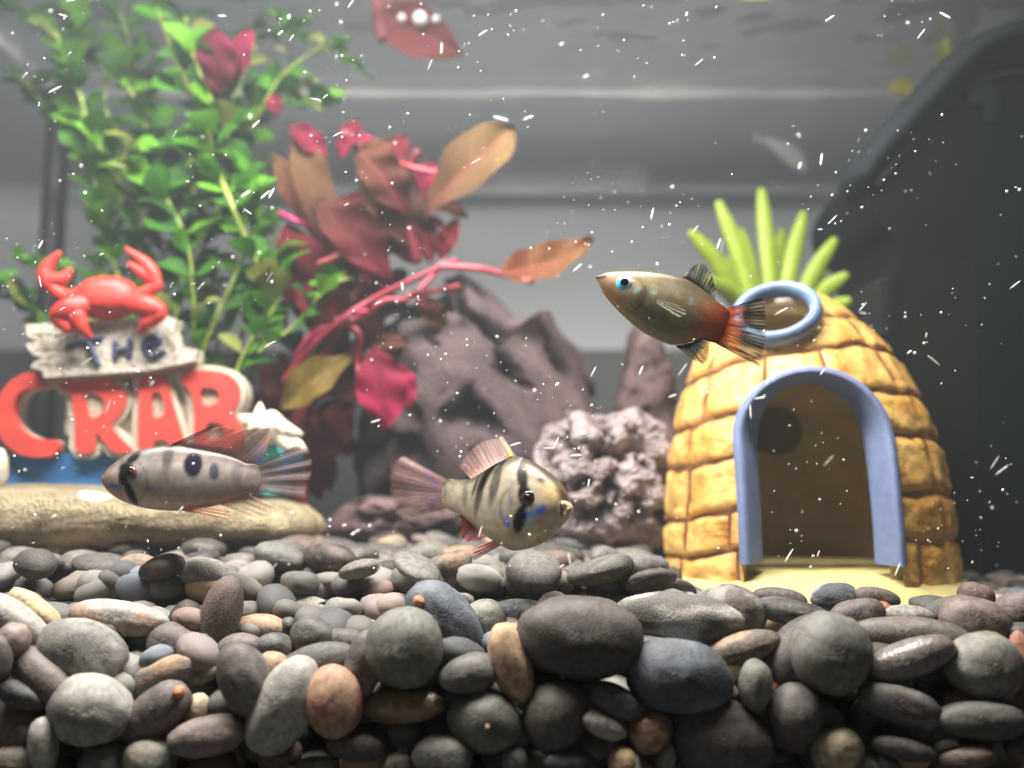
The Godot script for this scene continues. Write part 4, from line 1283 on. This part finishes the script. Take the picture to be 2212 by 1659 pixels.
func platy() -> void:
	var f := 0.2187
	var ox := 1244.2
	var oy := 535.7
	var z := 17.4
	var t := thing("platy_fish", "small olive fish with an orange-red tail base, black-rayed fins and a pale blue eye", "fish", D(1460, 680, z))
	var st := [[196, 277, 197, 293, 6, 0.0], [240, 257, 222, 345, 38, 0.0], [310, 238, 262, 430, 64, 0.0], [400, 226, 330, 525, 90, 0.0], [520, 221, 420, 622, 112, 0.0], [650, 224, 530, 728, 128, 0.0], [800, 236, 660, 830, 134, 0.0], [950, 264, 800, 905, 126, 0.0], [1080, 305, 930, 955, 112, 0.0], [1200, 375, 1050, 955, 94, 0.0], [1300, 448, 1150, 925, 74, 0.0], [1400, 532, 1260, 912, 56, 0.0], [1480, 588, 1360, 935, 34, 0.0], [1540, 640, 1440, 920, 4, 0.0]]
	var col := func(p: Vector2, k: float, v: float) -> Color:
		var n := nz.get_noise_2d(p.x * 0.55, p.y * 0.55)
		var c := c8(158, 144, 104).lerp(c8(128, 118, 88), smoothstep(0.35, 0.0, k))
		c = c.lerp(c8(142, 142, 116), 0.7 * spot(p, Vector2(800, 720), 260, 150, 0.6, 0.5))
		c = c.lerp(c8(190, 130, 84), 0.75 * spot(p, Vector2(300, 470), 170, 150, 0.7))
		c = c.lerp(c8(204, 110, 40), smoothstep(1050, 1330, p.x + (p.y - 700) * 0.35) * smoothstep(0.05, 0.45, k + 0.1))
		c = c.lerp(c8(196, 62, 26), smoothstep(1200, 1450, p.x + (p.y - 800) * 0.2) * 0.8)
		c = c.lerp(c8(30, 26, 24), 0.85 * spot(p, Vector2(240, 285), 70, 32, 0.5))
		c = c.lerp(c8(40, 26, 20), 0.9 * smoothstep(0.9, 0.985, k) * smoothstep(1100, 1250, p.x))
		c = c.lerp(c8(104, 58, 66), 0.6 * spot(p, Vector2(640, 470), 80, 40, 0.7, -0.9))
		c = c.lerp(c8(150, 220, 205), 0.8 * spot(p, Vector2(585, 445), 40, 24, 0.5, -0.6) + 0.7 * spot(p, Vector2(750, 470), 32, 26, 0.6))
		c = c.lerp(c8(140, 200, 180), 0.6 * spot(p, Vector2(1125, 540), 24, 26, 0.6) + 0.4 * spot(p, Vector2(1180, 690), 90, 16, 0.6, 0.35))
		c = c.lerp(c8(176, 178, 184), 0.45 * spot(p, Vector2(930, 400), 70, 40, 0.8, 0.3))
		c = c.lerp(c8(96, 88, 66), 0.35 * smoothstep(0.1, 0.3, n))
		if p.x > 520: c *= 1.0 - 0.4 * rim_of(p, Vector2(480, 470), 185.0, 22.0)
		return c * (1.0 + 0.25 * n)
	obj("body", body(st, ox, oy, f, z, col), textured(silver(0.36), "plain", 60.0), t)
	var iris := func(u: float, v: float) -> Color:
		return c8(222, 236, 232).lerp(c8(90, 200, 236), smoothstep(0.2, 0.9, sin(u * TAU + 4.2) * 0.5 + 0.5)).lerp(c8(40, 44, 40), smoothstep(0.30, 0.40, v) * smoothstep(0.2, 1.0, sin(u * TAU)))
	eye(t, D(ox + 478 * f, oy + 344 * f, z - 0.36), Vector3(-0.12, 0.05, 1), 84 * f * S(z), iris)
	var rays := func(u: float, v: float) -> Color:
		var ray := pow(absf(sin(u * PI * 15.0)), 1.5)
		var c := c8(24, 22, 20).lerp(c8(176, 166, 120), pow(ray, 2.0) * smoothstep(0.1, 0.5, v) * 0.6)
		c.a = lerpf(1.0, 0.97 - 0.22 * ray, v) * ragged(u, v)
		return c
	obj("dorsal_fin", fin([1045, 290, 1120, 330, 1200, 400, 1290, 470, 1360, 515], [1065, 280, 1150, 185, 1240, 150, 1330, 230, 1380, 400, 1370, 525], ox, oy, f, z, 0.0, 0.0, rays), fin_mat(0.08), t)
	var tail := func(u: float, v: float) -> Color:
		var ray := pow(absf(sin(u * PI * 19.0)), 1.4)
		var c := c8(170, 72, 28).lerp(c8(18, 16, 15), maxf(smoothstep(0.3, 0.55, v), maxf(smoothstep(0.2, 0.0, u), smoothstep(0.82, 1.0, u)) * smoothstep(0.0, 0.3, v)))
		c = c.lerp(c8(150, 142, 112), pow(ray, 2.5) * smoothstep(0.5, 0.8, v) * 0.6)
		c.a = lerpf(1.0, 0.97 - 0.2 * ray, smoothstep(0.3, 1.0, v)) * ragged(u, v)
		return c
	obj("tail_fin", fin([1500, 592, 1462, 700, 1420, 800, 1370, 938], [1850, 482, 1872, 620, 1880, 760, 1875, 900, 1850, 1040, 1825, 1180], ox, oy, f, z, 0.0, 0.1, tail, 80, 18), fin_mat(0.08), t)
	obj("anal_fin", fin([1060, 952, 1130, 935, 1220, 905], [1250, 1150, 1300, 1120, 1318, 1000, 1322, 930], ox, oy, f, z, 0.0, 0.0, rays), fin_mat(0.08), t)
	var clear := func(u: float, v: float) -> Color:
		var c := c8(178, 172, 140).lerp(c8(110, 104, 84), pow(absf(sin(u * PI * 8.0)), 2.0))
		c.a = 0.42 * (1.0 - 0.4 * v)
		return c
	obj("pectoral_fin", fin([800, 500, 790, 545], [1010, 560, 1090, 640, 1010, 690], ox, oy, f, z, 0.42, 0.58, clear), fin_mat(0.4), t)
	obj("pelvic_fin", fin([980, 965, 1060, 955], [1180, 1120, 1290, 1160], ox, oy, f, z, 0.1, 0.14, rays, 24, 8), fin_mat(0.08), t)

func striped_fish() -> void:
	var f := 0.2344
	var ox := 190.1
	var oy := 881.3
	var z := 18.2
	var t := thing("striped_fish", "greyish pink fish with black eye bar and dark flank spots, before the crab sign", "fish", D(430, 1030, z))
	var st := [[122, 640, 124, 680, 8, 0.0], [180, 560, 178, 760, 46, 0.0], [265, 490, 255, 822, 78, 0.0], [360, 427, 345, 868, 104, 0.0], [480, 388, 470, 910, 122, 0.0], [600, 360, 600, 936, 130, 0.0], [720, 345, 730, 946, 130, 0.0], [850, 347, 870, 948, 126, 0.0], [980, 369, 1010, 932, 116, 0.0], [1110, 392, 1140, 908, 100, 0.0], [1240, 420, 1260, 876, 82, 0.0], [1360, 460, 1380, 830, 62, 0.0], [1460, 506, 1470, 790, 46, 0.0], [1540, 518, 1545, 766, 22, 0.0], [1600, 560, 1602, 720, 3, 0.0]]
	var col := func(p: Vector2, k: float, v: float) -> Color:
		var n := nz.get_noise_2d(p.x * 0.5 + 300.0, p.y * 0.5)
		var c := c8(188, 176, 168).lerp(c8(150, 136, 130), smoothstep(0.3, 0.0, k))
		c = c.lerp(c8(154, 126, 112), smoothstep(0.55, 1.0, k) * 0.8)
		c = c.lerp(c8(168, 134, 118), smoothstep(330, 150, p.x) * 0.9)
		c = c.lerp(c8(152, 148, 120), 0.7 * spot(p, Vector2(640, 700), 170, 160, 0.8))
		c = c.lerp(c8(150, 150, 140), 0.6 * spot(p, Vector2(600, 470), 110, 90, 0.7))
		var bar := maxf(spot(p, Vector2(390, 560), 70, 60, 0.4), maxf(spot(p, Vector2(445, 470), 40, 80, 0.4, 0.8), maxf(spot(p, Vector2(365, 640), 46, 80, 0.3), spot(p, Vector2(430, 780), 42, 130, 0.3, -0.35))))
		c = c.lerp(c8(20, 18, 20), 0.97 * bar)
		c = c.lerp(c8(78, 72, 70), 0.8 * spot(p, Vector2(772, 440), 50, 150, 0.5))
		c = c.lerp(c8(30, 26, 56), 0.97 * spot(p, Vector2(1003, 525), 84, 115, 0.2))
		c = c.lerp(c8(62, 62, 96), 0.85 * spot(p, Vector2(1190, 590), 44, 82, 0.35))
		c = c.lerp(c8(116, 112, 120), 0.5 * spot(p, Vector2(1390, 600), 50, 110, 0.6))
		c = c.lerp(c8(110, 116, 200), 0.8 * spot(p, Vector2(290, 725), 80, 18, 0.5, 0.2) + 0.5 * spot(p, Vector2(610, 745), 40, 20, 0.6) + 0.5 * spot(p, Vector2(530, 625), 36, 26, 0.6))
		if p.x > 440: c *= 1.0 - 0.35 * rim_of(p, Vector2(400, 680), 200.0, 24.0)
		c = c.lerp(c8(160, 76, 62), 0.85 * spot(p, Vector2(450, 610), 40, 50, 0.4))
		return c * (1.0 + 0.2 * n)
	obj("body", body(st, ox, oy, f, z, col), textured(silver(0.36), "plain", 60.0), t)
	var iris := func(u: float, v: float) -> Color: return c8(24, 18, 20).lerp(c8(120, 48, 40), smoothstep(0.5, 1.0, cos(u * TAU)) * 0.6 * smoothstep(0.1, 0.3, v))
	eye(t, D(ox + 392 * f, oy + 600 * f, z - 0.27), Vector3(-0.15, 0.05, 1), 60 * f * S(z), iris)
	var web := func(u: float, v: float) -> Color:
		var c := c8(196, 150, 140).lerp(c8(176, 134, 130), pow(absf(sin(u * PI * 16.0)), 2.0))
		c = c.lerp(c8(18, 16, 18), smoothstep(0.10, 0.03, u))
		c.a = (lerpf(0.85, 0.7, v) if u > 0.1 else 0.98) * ragged(u, v)
		return c
	obj("dorsal_fin", fin([735, 352, 900, 362, 1050, 384, 1250, 424, 1400, 484, 1510, 520], [1140, 162, 1290, 176, 1450, 200, 1600, 186, 1690, 196, 1640, 420], ox, oy, f, z, 0.0, 0.12, web, 90, 16), fin_mat(0.35), t)
	var tail := func(u: float, v: float) -> Color:
		var c := c8(160, 142, 138).lerp(c8(130, 116, 118), pow(absf(sin(u * PI * 15.0)), 2.0))
		c.a = lerpf(0.9, 0.65, v) * ragged(u, v)
		return c
	obj("tail_fin", fin([1560, 520, 1566, 590, 1568, 670, 1560, 758], [1960, 330, 2050, 440, 2066, 560, 2030, 700, 1985, 862], ox, oy, f, z, 0.0, 0.15, tail, 70, 16), fin_mat(0.35), t)
	var anal := func(u: float, v: float) -> Color:
		var c := c8(186, 140, 106).lerp(c8(160, 134, 120), v)
		c.a = lerpf(0.7, 0.3, v) * ragged(u, v)
		return c
	obj("anal_fin", fin([1200, 885, 1330, 850, 1470, 790], [1545, 1015, 1690, 985, 1704, 900], ox, oy, f, z, 0.0, 0.05, anal), fin_mat(0.35), t)
	var orange := func(u: float, v: float) -> Color:
		var c := c8(214, 112, 78).lerp(c8(226, 172, 140), pow(absf(sin(u * PI * 7.0)), 2.0) * v)
		c.a = lerpf(0.85, 0.4, v) * ragged(u, v)
		return c
	obj("pelvic_fin", fin([880, 950, 930, 905, 1000, 915], [1290, 1030, 1330, 975, 1290, 920], ox, oy, f, z, 0.12, 0.2, orange), fin_mat(0.35), t)

func facing_fish() -> void:
	var f := 0.2031
	var ox := 812.2
	var oy := 915.8
	var z := 17.5
	var t := thing("facing_fish", "olive fish with black bars and bright blue cheek marks turning towards the glass", "fish", D(1100, 1090, z))
	var st := [[2046, 880, 2050, 945, 40, 0.55], [2016, 750, 2018, 1032, 120, 0.5], [1965, 640, 1952, 1110, 180, 0.45], [1872, 545, 1866, 1200, 222, 0.36], [1750, 452, 1745, 1280, 244, 0.25], [1620, 380, 1595, 1332, 250, 0.12], [1500, 342, 1445, 1345, 240, -0.04], [1370, 376, 1300, 1275, 212, -0.22], [1240, 438, 1180, 1190, 176, -0.42], [1120, 518, 1070, 1098, 140, -0.62], [1000, 584, 960, 1010, 108, -0.82], [880, 592, 850, 945, 78, -1.0], [780, 584, 760, 905, 36, -1.12], [706, 640, 704, 840, 3, -1.19]]
	var col := func(q0: Vector2, k: float, v: float) -> Color:
		var p := q0 - Vector2(95.0 * sin(k * PI) * smoothstep(1.0, 0.2, v), 0)
		var n := nz.get_noise_2d(p.x * 0.45 + 700.0, p.y * 0.45)
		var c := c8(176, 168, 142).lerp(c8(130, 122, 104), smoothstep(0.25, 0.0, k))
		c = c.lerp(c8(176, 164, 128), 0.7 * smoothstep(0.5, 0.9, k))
		c = c.lerp(c8(200, 164, 104), 0.75 * spot(p, Vector2(1880, 740), 130, 130, 0.8))
		c = c.lerp(c8(196, 184, 150), 0.6 * spot(p, Vector2(1960, 900), 110, 80, 0.6))
		for q in [[1180, 720, 42, 260, 0.22], [1250, 560, 40, 170, 0.45], [1340, 620, 46, 250, 0.2], [1120, 660, 16, 140, 0.25], [1400, 400, 30, 60, 0.4]]:
			c = c.lerp(c8(44, 40, 38), 0.78 * spot(p, Vector2(q[0], q[1]), q[2], q[3], 0.4, q[4]))
		if p.x < 1600: c *= 1.0 - 0.35 * rim_of(p, Vector2(1680, 900), 290.0, 30.0)
		c = c.lerp(c8(84, 80, 72), 0.6 * spot(p, Vector2(1000, 760), 34, 120, 0.6) + 0.5 * spot(p, Vector2(740, 760), 30, 100, 0.6))
		var bar := maxf(spot(p, Vector2(1600, 560), 52, 150, 0.3, -0.05), maxf(spot(p, Vector2(1610, 760), 60, 130, 0.25), spot(p, Vector2(1570, 1010), 58, 145, 0.25, 0.15)))
		c = c.lerp(c8(18, 17, 18), 0.97 * bar)
		c = c.lerp(c8(54, 50, 46), 0.75 * spot(p, Vector2(1785, 600), 50, 28, 0.5))
		c = c.lerp(c8(50, 110, 255), 0.95 * spot(p, Vector2(1755, 915), 66, 34, 0.35, -0.5) + 0.8 * spot(p, Vector2(1460, 1050), 26, 50, 0.4, -0.35))
		c = c.lerp(c8(40, 50, 220), 0.9 * spot(p, Vector2(1650, 950), 46, 24, 0.4))
		c = c.lerp(c8(90, 190, 220), 0.7 * spot(p, Vector2(1680, 970), 46, 34, 0.6) + 0.6 * spot(p, Vector2(1650, 1050), 50, 24, 0.6))
		c = c.lerp(c8(100, 106, 190), 0.7 * spot(p, Vector2(1488, 810), 18, 60, 0.6, -0.1) + 0.5 * spot(p, Vector2(1395, 950), 22, 36, 0.6) + 0.4 * spot(p, Vector2(1505, 620), 20, 30, 0.6))
		return c * (1.0 + 0.24 * n)
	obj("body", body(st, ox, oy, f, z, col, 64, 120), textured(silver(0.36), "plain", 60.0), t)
	var iris := func(u: float, v: float) -> Color: return c8(22, 16, 16).lerp(c8(110, 40, 30), smoothstep(0.7, 0.98, absf(cos(u * TAU + 0.3))) * smoothstep(0.18, 0.26, v))
	eye(t, D(ox + 1620 * f, oy + 790 * f, z - 0.12 - 0.46), Vector3(-0.5, 0.05, 1), 82 * f * S(z), iris)
	obj("lips", tube([D(ox + 1990 * f, oy + 842 * f, z - 0.66), D(ox + 2040 * f, oy + 900 * f, z - 0.62), D(ox + 2010 * f, oy + 975 * f, z - 0.64)], [0.0006, 0.0010, 0.0006], 10), mat(c8(190, 168, 132), 0.4), t)
	var web := func(u: float, v: float) -> Color:
		var c := c8(112, 78, 70).lerp(c8(138, 106, 92), pow(absf(sin(u * PI * 13.0)), 3.0))
		c = c.lerp(c8(18, 16, 16), smoothstep(0.14, 0.08, u) * smoothstep(0.95, 0.5, v))
		c.a = (lerpf(0.7, 0.35, v) if u > 0.14 else 0.96) * ragged(u, v)
		return c
	obj("dorsal_fin", fin([1500, 350, 1400, 372, 1300, 410, 1200, 468, 1100, 532, 1010, 585], [1340, 118, 1280, 150, 1180, 170, 1060, 230, 960, 330, 880, 450], ox, oy, f, z, -0.1, -0.75, web, 90, 16), fin_mat(0.35), t)
	obj("dorsal_spine", tube([D(ox + 1440 * f, oy + 352 * f, z + 0.02), D(ox + 1405 * f, oy + 270 * f, z + 0.1), D(ox + 1370 * f, oy + 205 * f, z + 0.2)], [0.00045, 0.00035, 0.0002], 8), mat(c8(196, 184, 60), 0.4), t)
	var tail := func(u: float, v: float) -> Color:
		var c := c8(150, 112, 104).lerp(c8(120, 90, 88), pow(absf(sin(u * PI * 14.0)), 2.0))
		var q := nz.get_noise_2d(u * 700.0, v * 420.0)
		c = c.lerp(c8(92, 84, 200), 0.9 * smoothstep(0.30, 0.42, q) * smoothstep(0.75, 0.3, v) * smoothstep(0.0, 0.2, v))
		c.a = lerpf(0.9, 0.5, v) * ragged(u, v)
		return c
	obj("tail_fin", fin([760, 590, 756, 680, 756, 780, 758, 895], [300, 330, 190, 420, 150, 640, 210, 900, 390, 990], ox, oy, f, z, -1.18, -1.7, tail, 70, 18), fin_mat(0.35), t)
	var rusty := func(u: float, v: float) -> Color:
		var c := c8(172, 82, 66).lerp(c8(150, 64, 54), pow(absf(sin(u * PI * 9.0)), 2.0))
		c.a = lerpf(0.95, 0.75, v)
		return c
	obj("anal_fin", fin([890, 965, 990, 1030, 1090, 1110, 1170, 1195], [900, 1010, 900, 1150, 950, 1250, 1100, 1240], ox, oy, f, z, -0.9, -0.7, rusty), fin_mat(0.35), t)
	obj("pelvic_fin", fin([1330, 1290, 1300, 1262, 1240, 1240], [1050, 1450, 1020, 1400, 1110, 1290], ox, oy, f, z, -0.1, -0.2, rusty, 30, 10), fin_mat(0.35), t)

func pale_fish_shape() -> void:
	var f := 0.3516
	var ox := 1434.2
	var oy := 0.0
	var z := 30.5
	var t := thing("pale_fish_shape", "faint see-through fish shape far back near the water surface, left of the filter", "fish", D(1695, 330, z))
	var st := [[878, 1050, 866, 1060, 6, 0.0], [880, 980, 830, 1052, 26, 0.0], [850, 915, 760, 1010, 38, 0.0], [790, 870, 700, 960, 36, 0.0], [720, 850, 665, 925, 26, 0.0], [655, 842, 630, 890, 14, 0.0], [612, 842, 604, 868, 4, 0.0]]
	var col := func(p: Vector2, k: float, v: float) -> Color:
		var c := c8(140, 148, 156).lerp(c8(170, 168, 160), k)
		c.a = 0.22  # a pale, mostly transparent shape
		return c
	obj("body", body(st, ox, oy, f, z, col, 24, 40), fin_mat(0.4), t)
	var tail := func(u: float, v: float) -> Color: return c8(150, 156, 162, 0.18)
	obj("tail_fin", fin([612, 842, 604, 868], [560, 800, 545, 850, 568, 900], ox, oy, f, z, 0.0, 0.0, tail, 16, 6), fin_mat(0.4), t)
func specks() -> void:
	# fine white matter and tiny bubbles drifting between the pane and the fish
	var r := RandomNumberGenerator.new()
	r.seed = 99
	var mm := MultiMesh.new()
	mm.transform_format = MultiMesh.TRANSFORM_3D
	mm.use_colors = true
	mm.mesh = tube([Vector3(0, -1, 0), Vector3(0, 0, 0), Vector3(0, 1, 0)], [1.0, 1.0, 1.0], 6, 4)
	var n := 1000
	mm.instance_count = n
	for i in n:
		var px := r.randf() * 2260.0 - 20.0
		var py := r.randf() * 1240.0 - 10.0
		if r.randf() < 0.25: px *= 0.6
		while nz.get_noise_2d(px * 0.14, py * 0.14) + 0.25 < r.randf() * 0.5:
			px = r.randf() * 2260.0 - 20.0
			py = r.randf() * 1240.0 - 10.0
		var z := 15.5 + 6.5 * pow(r.randf(), 2.2)
		var s := S(z)
		var kind := r.randf()
		var rad := r.randf_range(0.6, 1.3)
		var half := rad * r.randf_range(0.2, 1.6)
		if kind > 0.89:
			rad = r.randf_range(1.2, 2.3)
			half = r.randf_range(3.0, 10.0)
		elif kind > 0.7: rad = r.randf_range(1.6, 3.0)
		var lean := deg_to_rad(-38.0 + r.randfn() * 20.0) if r.randf() < 0.72 else r.randf() * TAU
		var b := Basis(Vector3(0, 0, 1), lean) * Basis(Vector3(1, 0, 0), r.randf_range(-0.6, 0.6))
		mm.set_instance_transform(i, Transform3D(b * Basis.from_scale(Vector3(rad, maxf(half, rad * 0.6), rad) * s), D(px, py, z)))
		mm.set_instance_color(i, Color(0.95, 0.95, 0.95, r.randf_range(0.3, 0.6) if kind > 0.89 and r.randf() < 0.6 else (r.randf_range(0.2, 0.9) if kind < 0.7 else r.randf_range(0.7, 1.0))))
	var o := MultiMeshInstance3D.new()
	o.name = "drifting_specks"
	o.multimesh = mm
	var m := vmat(0.5)
	m.transparency = BaseMaterial3D.TRANSPARENCY_ALPHA
	o.material_override = m
	o.set_meta("kind", "stuff")
	meta(o, "fine white specks and tiny bubbles drifting through the water", "specks")
	add_child(o)
